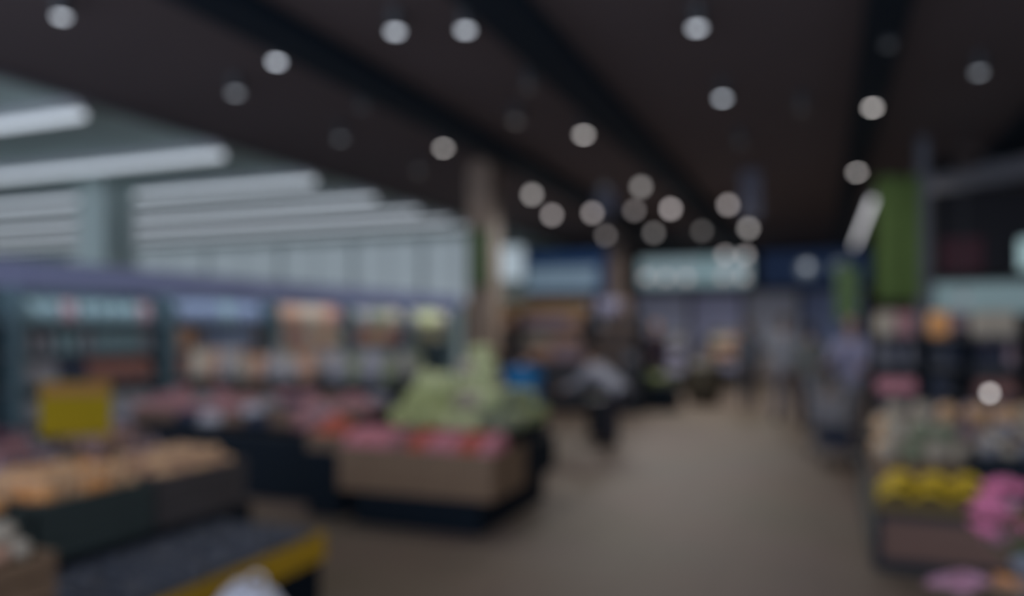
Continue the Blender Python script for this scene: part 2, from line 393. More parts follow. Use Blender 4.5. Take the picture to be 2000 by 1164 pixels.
# ------------------------------------------------------------ goods (prototypes made on demand)
def g_carton(m):
    b = MB().box(-.045, .045, -.045, .045, 0, .19, .004)
    b.add([(-.045, -.045, .19), (.045, -.045, .19), (.045, .045, .19), (-.045, .045, .19), (-.045, 0, .235), (.045, 0, .235)], [(0, 1, 5, 4), (2, 3, 4, 5), (0, 4, 3), (1, 2, 5)])
    b.box(-.045, .045, -.004, .004, .23, .25); return b
def g_bottle(m): return MB().lathe([(.001, 0), (.040, .003), (.042, .02), (.042, .15), (.034, .18), (.015, .215), (.015, .235), (.018, .236), (.018, .258), (.001, .26)], 14)
def g_jar(m): return MB().lathe([(.001, 0), (.048, .004), (.05, .02), (.05, .11), (.04, .13), (.044, .131), (.044, .155), (.001, .157)], 14)
def g_bag(m):
    def f(th, ph): return 1+.10*math.sin(5*th)*math.sin(ph)
    n = 16; vs = []; fs = []; prof = [(.07, .045, 0), (.088, .062, .012), (.098, .070, .06), (.096, .066, .12), (.092, .05, .17), (.088, .022, .205), (.088, .005, .225), (.088, .005, .25)]
    for w, d, z in prof:
        for i in range(n):
            a = 2*PI*i/n; ca, sa = math.cos(a), math.sin(a); k = 1+.03*math.sin(5*a+40*z)
            vs.append((w*k*math.copysign(abs(ca)**.6, ca), d*math.copysign(abs(sa)**.75, sa), z))
    for k in range(len(prof)-1):
        for i in range(n): j = (i+1) % n; fs.append((k*n+i, k*n+j, (k+1)*n+j, (k+1)*n+i))
    fs.append(tuple(range(n-1, -1, -1))); fs.append(tuple((len(prof)-1)*n+i for i in range(n)))
    return MB().add(vs, fs)
def g_pack(m): return MB().box(-.085, .085, -.05, .05, 0, .13, .012).box(-.075, .075, -.052, -.05, .02, .10)
def g_tray(m):
    b = MB(); b.add([(-.1, -.07, 0), (.1, -.07, 0), (.1, .07, 0), (-.1, .07, 0), (-.12, -.09, .035), (.12, -.09, .035), (.12, .09, .035), (-.12, .09, .035)], [(3, 2, 1, 0), (0, 1, 5, 4), (1, 2, 6, 5), (2, 3, 7, 6), (3, 0, 4, 7)])
    random.seed(3)
    for k in range(7): b.ell((-.075+.05*(k % 4), -.03+.06*(k//4), .045), (.04, .035, .035), 10, 6)
    b.add([(-.12, -.09, .036), (.12, -.09, .036), (.12, .09, .036), (-.12, .09, .036)], [(0, 1, 2, 3)]); return b
def g_cabbage(m):
    def f(th, ph): return 1+.05*math.sin(5*th+3*ph)+.03*math.sin(9*th-5*ph)
    b = MB().ell((0, 0, .085), (.085, .085, .08), 20, 12, fn=f)
    for k in range(6):
        a = k*PI/3
        mx = Matrix.Rotation(a, 4, 'Z') @ Matrix.Translation((.045, 0, .07)) @ Matrix.Rotation(.35, 4, 'Y')
        b.ell((0, 0, 0), (.052, .07, .07), 10, 6, mx)
    return b
def g_cauli(m):
    b = MB()
    for k in range(26):
        ph = math.acos(1-k/26*1.1); th = k*2.4
        b.ell((.055*math.sin(ph)*math.cos(th), .055*math.sin(ph)*math.sin(th), .075+.045*math.cos(ph)), .027, 8, 6)
    for k in range(7):
        a = k*2*PI/7
        b.ell((0, 0, 0), (.016, .045, .065), 8, 6, Matrix.Rotation(a, 4, 'Z') @ Matrix.Translation((.07, 0, .06)) @ Matrix.Rotation(.25, 4, 'Y'))
    return b
def g_round(m):
    return MB().lathe([(.002, .008), (.018, .001), (.032, .012), (.041, .04), (.037, .065), (.022, .078), (.008, .072), (.003, .066)], 14).tube([(0, 0, .066), (.004, .002, .085)], .0025, 5)
def g_potato(m):
    def f(th, ph): return 1+.08*math.sin(2*th+1)*math.sin(3*ph)
    return MB().ell((0, 0, .04), (.062, .045, .04), 14, 8, fn=f)
def g_garlic(m):
    def f(th, ph): return 1+.09*abs(math.sin(3.5*th))*math.sin(ph)
    return MB().ell((0, 0, .032), (.036, .036, .032), 16, 8, fn=f).tube([(0, 0, .055), (0, 0, .085), (.006, 0, .10)], [.012, .006, .004], 8)
def g_egg(m): return MB().tube([(-.10, 0, .038), (-.06, 0, .04), (0, 0, .04), (.06, .0, .034), (.09, 0, .032)], [.012, .036, .038, .028, .012], 12).tube([(.085, 0, .032), (.115, 0, .045)], [.016, .006], 8)
def g_melon(m):
    def f(th, ph): return 1+.025*math.cos(10*th)*math.sin(ph)
    return MB().ell((0, 0, .085), (.10, .085, .085), 30, 10, fn=f)
def g_banana(m):
    """a hand of five bananas lying curved side down, joined at one crown"""
    b = MB()
    for k in range(5):
        yaw = (k-2)*.17; pts = []; rs = []
        for j in range(9):
            q = j/8; w = -1.15+1.9*q
            x = .11*(math.sin(w)+math.sin(1.15)); z = .11*math.cos(w)-.045
            pts.append((x*math.cos(yaw)-.09, x*math.sin(yaw)+(k-2)*.012, max(z, .0)+.018)); rs.append([.008, .011, .016, .0185, .019, .0185, .016, .011, .005][j])
        b.tube(pts, rs, 10)
    b.tube([(-.12, 0, .012), (-.095, 0, .022), (-.075, 0, .04)], [.012, .022, .018], 8, fax=(0, 0, 1))
    zmin = min(v[2] for v in b.v); b.v = [(x, y, z-zmin) for x, y, z in b.v]
    return b
def g_lettuce(m):
    b = MB()
    for ring, (n, r, t, l) in enumerate(((8, .045, .75, .12), (6, .03, .45, .13), (4, .012, .15, .13))):
        for k in range(n):
            a = 2*PI*k/n+ring
            b.ell((0, 0, l*.5), (.012, .05, l*.55), 8, 7, Matrix.Rotation(a, 4, 'Z') @ Matrix.Translation((r, 0, .01)) @ Matrix.Rotation(t*.7, 4, 'Y'))
    zmin = min(v[2] for v in b.v); b.v = [(x, y, z-zmin) for x, y, z in b.v]
    return b
GK = {'carton': ('drinks_carton', g_carton), 'bottle': ('bottle', g_bottle), 'jar': ('jar', g_jar), 'bag': ('food_bag', g_bag), 'pack': ('food_packet', g_pack),
      'tray': ('fruit_punnet', g_tray), 'cabbage': ('cabbage', g_cabbage), 'cauli': ('cauliflower', g_cauli), 'apple': ('apple', g_round), 'orange': ('orange', g_round), 'tomato': ('tomato', g_round), 'onion': ('onion', g_garlic),
      'potato': ('potato', g_potato), 'garlic': ('garlic_bulb', g_garlic), 'aubergine': ('aubergine', g_egg), 'melon': ('melon', g_melon), 'banana': ('banana_bunch', g_banana), 'lettuce': ('lettuce', g_lettuce)}
GMESH = {}
def gmesh(kind, m):
    key = (kind, m.name)
    if key not in GMESH:
        nm, fn = GK[kind]; b = fn(m)
        me = bpy.data.meshes.new(nm); me.from_pydata(b.v, [], b.f); me.materials.append(m)
        me.polygons.foreach_set('use_smooth', [kind not in ('carton', 'pack')]*len(me.polygons)); me.update()
        GMESH[key] = me
    return GMESH[key]
NG = 0
def put(kind, m, loc, label, group, cat, rz=0, s=1, rx=0):
    global NG; NG += 1
    o = bpy.data.objects.new(GK[kind][0], gmesh(kind, m)); COL.objects.link(o)
    o.location = loc; o.rotation_euler = (rx, 0, rz); o.scale = (s,)*3 if not isinstance(s, tuple) else s
    return tag(o, label, cat, group)
CM = {
 'teal': (.20, .30, .33), 'paleblue': (.17, .22, .33), 'cream': (.40, .35, .28), 'peach': (.44, .26, .18), 'brick': (.22, .10, .085), 'white': (.31, .30, .31), 'grey': (.22, .22, .25),
 'olive': (.19, .19, .12), 'sage': (.20, .225, .15), 'navy': (.02, .03, .06), 'lav': (.26, .26, .37), 'brown': (.15, .10, .075), 'green': (.34, .38, .17), 'palegreen': (.46, .50, .27), 'dkgreen': (.07, .12, .03),
 'pinkred': (.62, .26, .30), 'pink': (.33, .17, .18), 'red': (.55, .14, .09), 'orange': (.78, .37, .13), 'tan': (.62, .39, .22), 'purple': (.07, .02, .05), 'yellow': (.66, .46, .03), 'palewhite': (.42, .42, .46),
 'ochre': (.22, .13, .04), 'blueg': (.04, .10, .22), 'hotpink': (.72, .22, .38), 'palepink': (.52, .28, .37), 'slate': (.07, .078, .10), 'mauve': (.32, .23, .26)}
def cm(n, **k): return mat('goods_'+n, CM[n], .55, .18, 20, **k)

COOLFILL = mat('cooler_added_fill', (.6, .6, .6), .4, .02, 1, emit=9, ecol=(.92, .97, 1.04))  # glow of the added fill strips that brighten the cooler goods
# ------------------------------------------------------------ wall coolers
def cooler(i, y0, L, rows, lab):
    """faces +X, front at local x=0, runs along local y"""
    t = thing('open_cooler', lab, 'cooler', (-9.0, y0, 0), 0, 'open wall coolers under the lavender fascia')
    MB().box(-.95, 0, .01, L-.01, 0, .32, .01).build('base', BLACK, t)
    MB().box(-.95, -.88, .01, L-.01, 0.32, 2.2).build('back_panel', COOLB, t)
    for s in (.01, L-.05): MB().box(-.88, -.12, s, s+.04, 0.32, 2.2).build('side_panel', COOLB, t)
    MB().box(-.95, -.025, .01, L-.01, 2.2, 2.24).build('top_panel', BLACK, t)
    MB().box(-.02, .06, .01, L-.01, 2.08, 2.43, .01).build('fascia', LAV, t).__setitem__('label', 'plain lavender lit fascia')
    MB().box(-.12, -.06, .1, L-.1, 2.15, 2.19).build('added_fill_strip', COOLFILL, t)  # added fill light, tucked out of view behind the fascia
    zs = [.34, .84, 1.27, 1.67]
    for k, z in enumerate(zs[1:]): MB().box(-.88, -.16, .06, L-.06, z-.03, z, .005).build('shelf', mat('cooler_shelf', (.10, .13, .16), .5), t)
    for (zi, kind, cols, sp, s) in rows:
        z = zs[zi]; n = int((L-.3)/sp); nm = ['bottom', 'lower', 'middle', 'top'][zi]
        k = 0
        while k < n:
            c = random.choice(cols)
            run = min(n-k, random.choice((1, 2, 2)))
            for j in range(run):
                put(kind, cm(c), (-9.0-.30, y0+.17+sp*(k+.5), z), '%s %s on the %s shelf of the %s' % (NICE[c], NK[kind], nm, SHORT[i]), '%s shelf goods of the %s' % (nm, SHORT[i]), NK[kind].split()[-1], PI/2+random.uniform(-.1, .1), s)
            # advance
                k += 1
NICE = {'teal': 'dull teal', 'paleblue': 'pale blue', 'cream': 'cream coloured', 'peach': 'peach coloured', 'brick': 'brick red', 'white': 'whitish', 'grey': 'grey', 'olive': 'olive', 'sage': 'sage green', 'navy': 'dark navy', 'lav': 'lavender', 'brown': 'brown', 'green': 'fresh green',
        'palegreen': 'pale green', 'dkgreen': 'dark green', 'pinkred': 'pinkish red', 'pink': 'dusty pink', 'red': 'red', 'orange': 'orange', 'tan': 'tan', 'purple': 'dark purple', 'yellow': 'yellow', 'palewhite': 'bluish white', 'ochre': 'ochre', 'blueg': 'blue', 'slate': 'slate grey', 'mauve': 'mauve', 'hotpink': 'deep pink', 'palepink': 'pale pink'}
NK = {'carton': 'drinks carton', 'bottle': 'bottle', 'jar': 'jar', 'bag': 'food bag', 'pack': 'food packet', 'tray': 'fruit punnet'}
SHORT = ['cooler at the left edge', 'second wall cooler', 'third wall cooler', 'fourth wall cooler', 'fifth wall cooler', 'farthest wall cooler']
T1 = ['teal', 'teal', 'paleblue', 'grey', 'teal', 'navy']; T2 = ['teal', 'teal', 'teal', 'mauve', 'grey']; T3 = ['peach', 'brick', 'paleblue', 'cream', 'pink']; T4 = ['peach', 'peach', 'pink', 'cream']; T5 = ['grey', 'sage', 'olive', 'cream']; T6 = ['lav', 'grey', 'palegreen', 'cream']
plan = [(T1, T1, T1), (T2, T2, ['teal', 'brick', 'grey', 'navy']), (['paleblue', 'paleblue', 'mauve', 'teal'], ['paleblue', 'peach', 'brown'], ['cream', 'navy', 'brick']), (T4, T4, T4), (T5, T4, T5), (T6, T5, T5)]
for i in range(6):
    a, b, c = plan[i]
    cooler(i, 4.3+i*2.45, 2.45, [(3, 'bag', a, .25, 1.15 if i < 2 else 1.4), (2, random.choice(['carton', 'bag']), b, .2, 1.15 if i < 2 else 1.35), (1, 'bag', c, .22, 1.35), (0, 'bag', T1, .25, 1.4)][:(4 if i < 3 else 3) if i < 4 else 2],
           ['Open wall cooler at the left edge with teal packs', 'second open wall cooler from the left edge, blue and grey packs', 'third open wall cooler, peach and pale blue goods', 'fourth open wall cooler, peach and pink goods', 'fifth open wall cooler, grey and sage goods', 'farthest open wall cooler next to the beige pillar'][i])

# ------------------------------------------------------------ piles
def pile(kind, m, x0, x1, y0, y1, z, nx, ny, layers, label, group, cat, s=1, jit=.012, slope=0, dz=None, cols=None, only=None):
    out = 0
    for L in range(layers):
        ax, ay = nx-L, ny-L
        if ax < 1 or ay < 1: break
        sx = (x1-x0)/nx; sy = (y1-y0)/ny
        for i in range(ax):
            for j in range(ay):
                x = x0+sx*(i+.5+L*.5)+random.uniform(-jit, jit); y = y0+sy*(j+.5+L*.5)+random.uniform(-jit, jit)
                mm = m if not cols else cm(random.choice(cols))
                put(kind, mm, (x, y, z+slope*(y-y0)+L*(dz or .06)), label, group, cat, random.uniform(0, 6.28), s*random.uniform(.93, 1.07))
                out += 1
def crate(label, x0, x1, y0, y1, z0, h, m, group=None, name='produce_crate', fill=.75):
    """open crate with slatted walls, floor, corner posts and a raised false bottom"""
    cx, cy = (x0+x1)/2, (y0+y1)/2; w, l = (x1-x0)/2, (y1-y0)/2
    t = thing(name, label, 'crate', (cx, cy, z0), 0, group)
    MB().box(-w+.014, w-.014, -l+.014, l-.014, 0, .018).box(-w+.03, w-.03, -l+.03, l-.03, h*fill-.01, h*fill).build('bottom', m, t)
    n = 3; sh = h/n
    for nm, (a, b, c, d) in (('long_side', (-w, -w+.014, -l, l)), ('long_side', (w-.014, w, -l, l)), ('end_side', (-w+.014, w-.014, -l, -l+.014)), ('end_side', (-w+.014, w-.014, l-.014, l))):
        b_ = MB()
        for k in range(n): b_.box(a, b, c, d, k*sh+.006, (k+1)*sh-.006, .002)
        b_.build(nm, m, t)
    for sx in (-1, 1):
        for sy in (-1, 1): MB().box(sx*(w-.03)-.014, sx*(w-.03)+.014, sy*(l-.03)-.014, sy*(l-.03)+.014, .018, h).build('corner_post', m, t)
    return t

# --- left foreground display: stepped stand with crates
t = thing('stepped_stand', 'low stepped display stand with mustard rails at the lower left', 'stand', (-3.5, 2.9, 0))
MB().box(-.72, 0, -1.05, 1.3, 0, .45, .01).build('upper_step', BLACK, t)
MB().box(0, .78, -.6, .96, 0, .36, .01).build('lower_step', BLACK, t)
MB().box(-1.45, -.72, -.2, 1.5, 0, .50, .01).build('rear_step', BLACK, t)
MB().box(.78, .80, -.6, .98, .25, .40).box(0.02, .78, .96, .98, .25, .40).build('price_rail', YEL, t).__setitem__('label', 'mustard yellow rail')
DG = mat('crate_dark_green', (.045, .062, .06), .6, .2, 5)
DG2 = mat('crate_grey_brown', (.075, .066, .066), .6, .25, 5)
crate('dark green crate of orange fruit beneath the yellow sign', -4.1, -3.52, 2.70, 3.40, .45, .30, DG, 'large produce crates on the stepped stand')
crate('dark grey crate of tan fruit at the far end of the stepped stand', -4.1, -3.52, 3.44, 4.17, .45, .30, DG2, 'large produce crates on the stepped stand')
crate('dark green crate cut by the left edge of the frame', -4.1, -3.52, 1.95, 2.66, .45, .30, DG, 'large produce crates on the stepped stand')
pile('orange', None, -4.05, -3.57, 2.75, 3.35, .71, 6, 7, 2, 'orange fruit heaped in the dark green crate below the yellow sign', 'oranges in the dark green crate', 'orange', 1.05, cols=['orange', 'tan', 'tan'])
pile('potato', None, -4.05, -3.57, 3.5, 4.12, .70, 5, 7, 2, 'tan potato heaped in the farthest crate of the stepped stand', 'potatoes in the grey crate', 'potato', .95, cols=['tan', 'tan', 'peach'])
pile('orange', None, -4.05, -3.57, 2.3, 2.6, .71, 6, 3, 2, 'tan fruit in the crate at the left frame edge', 'fruit in the left edge crate', 'orange', 1.0, cols=['tan', 'orange'])
# rear crates
crate('small dark crate of white garlic behind the oranges', -4.88, -4.26, 3.0, 3.6, .50, .26, BLACK, 'rear crates of the stepped stand')
crate('small dark crate of pink onions behind the potatoes', -4.88, -4.26, 3.65, 4.3, .50, .26, BLACK, 'rear crates of the stepped stand')
pile('garlic', None, -4.83, -4.31, 3.05, 3.5, .735, 6, 5, 3, 'whitish pink garlic bulb heaped behind the oranges', 'garlic bulbs in the rear crate', 'garlic', 1.25, cols=['mauve', 'pink', 'grey'])
pile('onion', None, -4.83, -4.31, 3.7, 4.25, .735, 5, 5, 3, 'dull pink onion heaped in the crate behind the potatoes', 'onions in the rear crate', 'onion', 1.3, cols=['mauve', 'brown', 'peach'])
for k in range(4): put('aubergine', cm('purple'), (-4.62+.1*(k % 2), 2.96+.07*k, .90+.03*(k % 2)), 'dark purple aubergine on the heap of garlic at the left', 'aubergines on the garlic', 'aubergine', .4*k, 1.1)
# lower step trays
for k, (y0, y1, nm) in enumerate(((2.36, 2.84, 'nearest'), (2.88, 3.34, 'middle'), (3.38, 3.82, 'farthest'))):
    q = thing('black_tray', '%s shallow slate tray on the lower step of the stand' % nm, 'tray', (-3.08, (y0+y1)/2, .36), 0, 'slate trays on the lower step')
    w, l = .34, (y1-y0)/2
    MB().box(-w, w, -l, l, 0, .012).box(-w, -w+.012, -l, l, .012, .07).box(w-.012, w, -l, l, .012, .07).box(-w+.012, w-.012, -l, -l+.012, .012, .07).box(-w+.012, w-.012, l-.012, l, .012, .07).build('body', cm('slate'), q)
    pile('potato', cm('slate'), -3.38, -2.78, y0+.04, y1-.04, .372, 5, 3, 1, 'slate grey root vegetable in the %s tray of the lower step' % nm, 'grey roots in the %s tray' % nm, 'vegetable', .9)
# nearest wooden crate on its own box
t = thing('display_plinth', 'dark plinth under the wooden crate at the lower left corner', 'plinth', (-2.78, 1.72, 0))
MB().box(-.3, .32, -.26, .26, 0, .56, .01).build('body', BLACK, t); MB().box(-.27, .29, -.23, .23, .56, .58).build('top', BLACKM, t)
crate('brown wooden crate at the lower left corner', -3.06, -2.48, 1.48, 1.97, .58, .25, WOODB)
pile('potato', None, -3.02, -2.52, 1.52, 1.93, .80, 5, 5, 2, 'peach coloured potato in the wooden crate at the lower left corner', 'potatoes in the wooden corner crate', 'potato', .95, cols=['tan', 'peach', 'cream'])
# white bag
def bagmesh(w, d, h):
    b = MB(); n = 24; prof = [(.86, 0), (1, .03), (1.03, .3), (.98, .6), (.85, .85), (.55, 1.0)]
    vs = []; fs = []
    for r, z in prof:
        for i in range(n):
            a = 2*PI*i/n; k = 1+.05*math.sin(6*a+z*5)
            ca, sa = math.cos(a), math.sin(a)
            vs.append((w/2*r*k*math.copysign(abs(ca)**.6, ca), d/2*r*k*math.copysign(abs(sa)**.6, sa), h*z))
    for k in range(len(prof)-1):
        for i in range(n): j = (i+1) % n; fs.append((k*n+i, k*n+j, (k+1)*n+j, (k+1)*n+i))
    fs.append(tuple(range(n-1, -1, -1))); fs.append(tuple((len(prof)-1)*n+i for i in range(n)))
    return b.add(vs, fs)
p = at(487, 3.32)
t = thing('carrier_bag', 'plump white carrier bag standing before the stepped stand', 'bag', (p.x, p.y, 0))
WB = mat('white_bag_plastic', (.55, .56, .63), .4, .05)
bagmesh(.34, .24, .50).build('body', WB, t, True)
for s in (-1, 1): MB().tube([(-.05, s*.03, .49), (-.04, s*.05, .53), (0, s*.055, .55), (.04, s*.05, .53), (.05, s*.03, .49)], .008, 8).build('handle', WB, t, True)
# yellow sign
p = at(148, 4.38)
t = thing('price_sign', 'square mustard yellow price sign on a thin pole at the left', 'sign', (p.x, p.y, .50), YAW+.25)
MB().box(-.18, .18, -.006, .006, .50, .80, .004).build('board', mat('sign_mustard', (.24, .17, .006), .8, .1, spec=.1), t)
MB().box(-.17, .17, -.009, -.006, .72, .79).build('top_band', mat('sign_orange_brown', (.22, .10, .012), .5), t)
MB().tube([(0, .012, .02), (0, .012, .52)], .007, 8).build('pole', BLACKM, t)
MB().lathe([(.07, 0), (.07, .012), (.01, .02)], 16).build('foot', BLACKM, t)

# --- island behind: dark stepped island with pink and white goods
t = thing('produce_island', 'wide black stepped island of pink trays behind the crates', 'island', (-5.45, 6.0, 0))
MB().box(-1.5, 1.42, 0, 2.4, 0, .58, .01).build('base', BLACK, t)
MB().box(-1.5, 1.42, 1.15, 2.4, .58, 1.0, .01).build('riser', BLACK, t)
sl = MB(); sl.add([(-1.45, .02, .58), (1.38, .02, .58), (1.38, 1.15, .58), (-1.45, 1.15, .58), (-1.45, 1.15, .82), (1.38, 1.15, .82), (-1.45, .02, .60), (1.38, .02, .60)],
   [(0, 3, 2, 1), (6, 7, 5, 4), (0, 1, 7, 6), (1, 2, 5, 7), (2, 3, 4, 5), (3, 0, 6, 4)]); sl.build('sloped_shelf', BLACKM, t)
cols = ['pink', 'pink', 'mauve', 'grey', 'brown', 'navy']
for i in range(10):
    for j in range(4):
        c = 'palewhite' if (i, j) in ((4, 0), (5, 1)) else random.choice(cols)
        y = 6.14+.26*j
        put('tray', cm(c), (-6.72+.285*i, y, .605+.213*(y-6.02)+.02), '%s fruit punnet on the sloped shelf of the black island' % NICE[c], 'punnets on the sloped shelf', 'punnet', random.uniform(-.06, .06), (1.1, 1.1, 1.5), rx=.2)
for i in range(13):
    for j in range(3):
        if 7 < i < 9 and j == 0: continue
        c = random.choice(['white', 'cream', 'white', 'peach'] if i < 9 else ['white', 'sage', 'grey'])
        put('bag', cm(c), (-6.85+.215*i, 7.33+.24*j, 1.0), '%s food bag on the top tier of the black island' % NICE[c], 'bags on the top tier of the black island', 'bag', random.uniform(0, 3), random.uniform(1.0, 1.45))
# tomatoes at right end of the island
p = at(668, 6.75)
crate('dark crate of red tomatoes between the black island and the wooden box', -4.10, -3.76, 5.62, 6.0-.02, .56, .14, WOODB)
t = thing('display_plinth', 'dark plinth under the tomato crate', 'plinth', (-3.93, 5.8, 0)); MB().box(-.17, .17, -.18, .18, 0, .54, .01).build('body', BLACK, t); MB().box(-.18, .18, -.19, .18, .54, .56).build('top', BLACKM, t)
pile('tomato', cm('red'), -4.07, -3.79, 5.65, 5.95, .655, 4, 4, 3, 'red tomato in the small crate left of the wooden box', 'tomatoes in the small crate', 'tomato', .85)

# --- central wooden island
t = thing('wooden_island', 'slatted brown wooden display box on a black base, middle of the floor', 'island', (-2.97, 5.5, 0))
MB().box(-.60, .54, .01, 1.5, 0, .27, .01).build('base', BLACK, t)
bx = MB()
def slats(b, x0, x1, y, z0, z1, n, ax):
    for k in range(n):
        a = x0+(x1-x0)*k/n+.004; c = x0+(x1-x0)*(k+1)/n-.004
        if ax == 'x': b.box(a, c, y, y+.022, z0, z1, .003)
        else: b.box(y, y+.022, a, c, z0, z1, .003)
slats(bx, -.74, .64, 0, .27, .62, 9, 'x'); bx.build('front_slats', WOODB, t)
bx = MB(); slats(bx, -.74, .64, .72, .27, .62, 9, 'x'); bx.build('back_slats', WOODB, t)
MB().box(-.72, .62, .745, 1.6, .27, .60, .01).build('shaded_rear_body', BLACK, t)  # rear of the island in black, its side's shade put into the colour
for s in (-.74, .618):
    bx = MB(); slats(bx, .022, .72, s, .27, .62, 5, 'y'); bx.build('side_slats', WOODB, t)
MB().box(-.717, .617, .023, .72, .56, .585).build('inner_shelf', WOODB, t)
MB().box(-.75, .65, -.012, 0, .60, .63).build('rim', WOODB, t)
MB().box(-.56, .56, .42, 1.55, .60, .74, .01).build('inner_step', BLACK, t)
MB().box(-.42, .46, .70, 1.5, .74, .90, .01).build('inner_step', BLACK, t)
# red row
for i in range(9):
    for j in range(2):
        c = ['pinkred', 'pinkred', 'pinkred', 'pink', 'red', 'pinkred', 'pinkred', 'red', 'pinkred'][i]
        put('tray', cm(c), (-3.62+.152*i, 5.615+.17*j, .585+.03*j), 'pinkish red fruit punnet along the front of the wooden box', 'red punnets in the wooden box', 'punnet', PI/2, (.8, .72, 1.9))
random.seed(5)
def heap(kind, cols, spots, label, group, cat, s):
    for (x, y, z) in spots:
        put(kind, cm(random.choice(cols)), (x, y, z), label, group, cat, random.uniform(0, 6), s*random.uniform(.94, 1.06))
def grid(x0, nx, dx, y0, ny, dy, z, off=0): return [(x0+dx*i+random.uniform(-.01, .01), y0+dy*j+off+random.uniform(-.01, .01), z) for i in range(nx) for j in range(ny)]
heap('cabbage', ['green', 'green', 'palegreen'], grid(-3.42, 3, .18, 6.03, 2, .17, .735)+grid(-3.36, 3, .17, 6.28, 1, .1, .895)+grid(-3.30, 2, .17, 6.3, 1, .1, 1.03)+[(-3.33, 6.12, .88), (-3.15, 6.12, .88)], 'fresh green cabbage heaped at the left of the wooden box', 'green cabbages on the left of the wooden box', 'cabbage', 1.1)
heap('cauli', ['palegreen', 'cream', 'palegreen'], grid(-2.92, 2, .17, 6.05, 1, .1, .735)+grid(-2.99, 3, .16, 6.28, 3, .18, .895)+grid(-2.93, 2, .16, 6.36, 2, .18, 1.03)+grid(-2.93, 2, .15, 6.42, 1, .18, 1.16)+[(-2.85, 6.48, 1.28)], 'pale cream and green cauliflower in the tall middle heap', 'cauliflowers in the tall middle heap', 'cauliflower', 1.15)
heap('lettuce', ['palegreen', 'sage', 'green'], grid(-2.55, 2, .12, 6.02, 5, .18, .74)+grid(-2.55, 1, .12, 6.4, 3, .18, .88), 'pale green lettuce at the right end of the wooden box', 'lettuces at the right end of the wooden box', 'lettuce', 1.15)
BK = mat('basket_dark_plastic', (.05, .055, .065), .5)
# ------------------------------------------------------------ free-standing shelves
SHG = mat('shelf_unit_grey', (.10, .10, .11), .6)
def gondola(name, label, x0, x1, y, depth_, H, zs, header=None, sm=None, hm=None, group=None, bm_=None):
    sm = sm or SHG; bm_ = bm_ or SHG
    w = x1-x0; t = thing(name, label, 'shelf unit', ((x0+x1)/2, y, 0), 0, group)
    MB().box(-w/2, w/2, 0, depth_, 0, .14, .005).build('base', BLACK, t)
    MB().box(-w/2, w/2, depth_-.04, depth_, .14, H).build('back_panel', bm_, t)
    for s in (-w/2, w/2-.03): MB().box(s, s+.03, .02, depth_-.04, .14, H).build('side_panel', BLACK, t)
    for z in zs: MB().box(-w/2+.03, w/2-.03, .01, depth_-.04, z-.025, z, .003).build('shelf', sm, t)
    if header:
        MB().box(-w/2, w/2, 0, .05, H, H+header, .005).build('header_board', hm, t)
    return t
def fill(x0, x1, y, z, kind, cols, sp, s, rowname, unit, ny=1, dy=.18):
    n = int((x1-x0-.08)/sp)
    for j in range(ny):
        k = 0
        while k < n:
            c = random.choice(cols)
            for q in range(min(n-k, random.choice((1, 2, 3)))):
                put(kind, cm(c), (x0+.05+sp*(k+.5), y+dy*j, z), '%s %s, %s shelf of the %s' % (NICE[c], NK[kind], rowname, unit), '%s shelf goods of the %s' % (rowname, unit), NK[kind].split()[-1], random.uniform(-.1, .1), s); k += 1
# middle background between the pillars
def xat(u, y): k = (u-1605)/1650; return k*FWD.y*y/(1+k*math.sin(YAW))
MIX1 = ['grey', 'brown', 'cream', 'mauve', 'peach', 'sage']; 
gy = 14.3
for (u0, u1, nm, hd) in ((905, 1010, 'unit behind the beige pillar', 'ochre'), (1014, 1150, 'ochre headed unit', 'ochre'), (1154, 1250, 'unit left of the person in black', None)):
    x0, x1 = xat(u0, gy), xat(u1, gy)
    gondola('shelf_unit', 'black shelving '+nm, x0, x1, gy, .5, 1.85, (.55, .95, 1.3, 1.6), .26 if hd else None, hm=cm('ochre') if hd else None, group='shelf units in the middle background')
    for z, rn in ((.95, 'lower'), (1.3, 'middle'), (1.6, 'upper')):
        fill(x0, x1, gy+.16, z, random.choice(['pack', 'bag', 'jar']), MIX1 if u0 < 1150 else ['grey', 'brown', 'brown'], .19, 1.35 if z > .9 else 1.2, rn, nm)
    fill(x0, x1, gy+.25, 1.85, 'bag', ['grey', 'brown', 'mauve', 'lav'], .22, 1.2, 'topmost', nm)
# low stands around the aisle left side
p = at(1255, 15.2)
t = thing('low_stand', 'low black stand at the left of the far aisle', 'stand', (p.x, p.y, 0))
MB().box(-.75, .6, 0, .8, 0, .42, .01).build('base', BLACK, t); MB().box(-.75, .6, 0, .8, .42, .5, .01).build('tray', BLACKM, t)
for k in range(6): put('lettuce', cm(['dkgreen', 'green', 'sage'][k % 3]), (p.x-.62+.22*k, p.y+.2, .5), 'dark green leafy plant on the low black stand', 'leafy plants on the low black stand', 'lettuce', k, 1.5)
p = at(1178, 11.6)
t = thing('waste_bin', 'square black bin with a slot lid behind the person in white', 'bin', (p.x, p.y, 0), YAW)
MB().box(-.21, .21, -.2, .2, 0, .5, .02).build('body', BLACK, t); MB().box(-.22, .22, -.21, .21, .5, .56, .015).build('lid', BLACKM, t); MB().box(-.12, .12, -.215, -.21, .515, .545).build('slot', mat('bin_slot', (.002, .003, .004), .9), t)
p = at(1375, 16.4)
t = thing('barrel_bin', 'dark olive brown display barrel in the far aisle', 'barrel', (p.x, p.y, 0))
MB().lathe([(.001, 0), (.3, 0), (.36, .2), (.38, .45), (.36, .7), (.31, .88), (.28, .88), (.28, .8), (.001, .8)], 24).build('staves', wood('barrel_wood', (.035, .032, .02), (.065, .05, .028), 3, 'Z'), t, True)
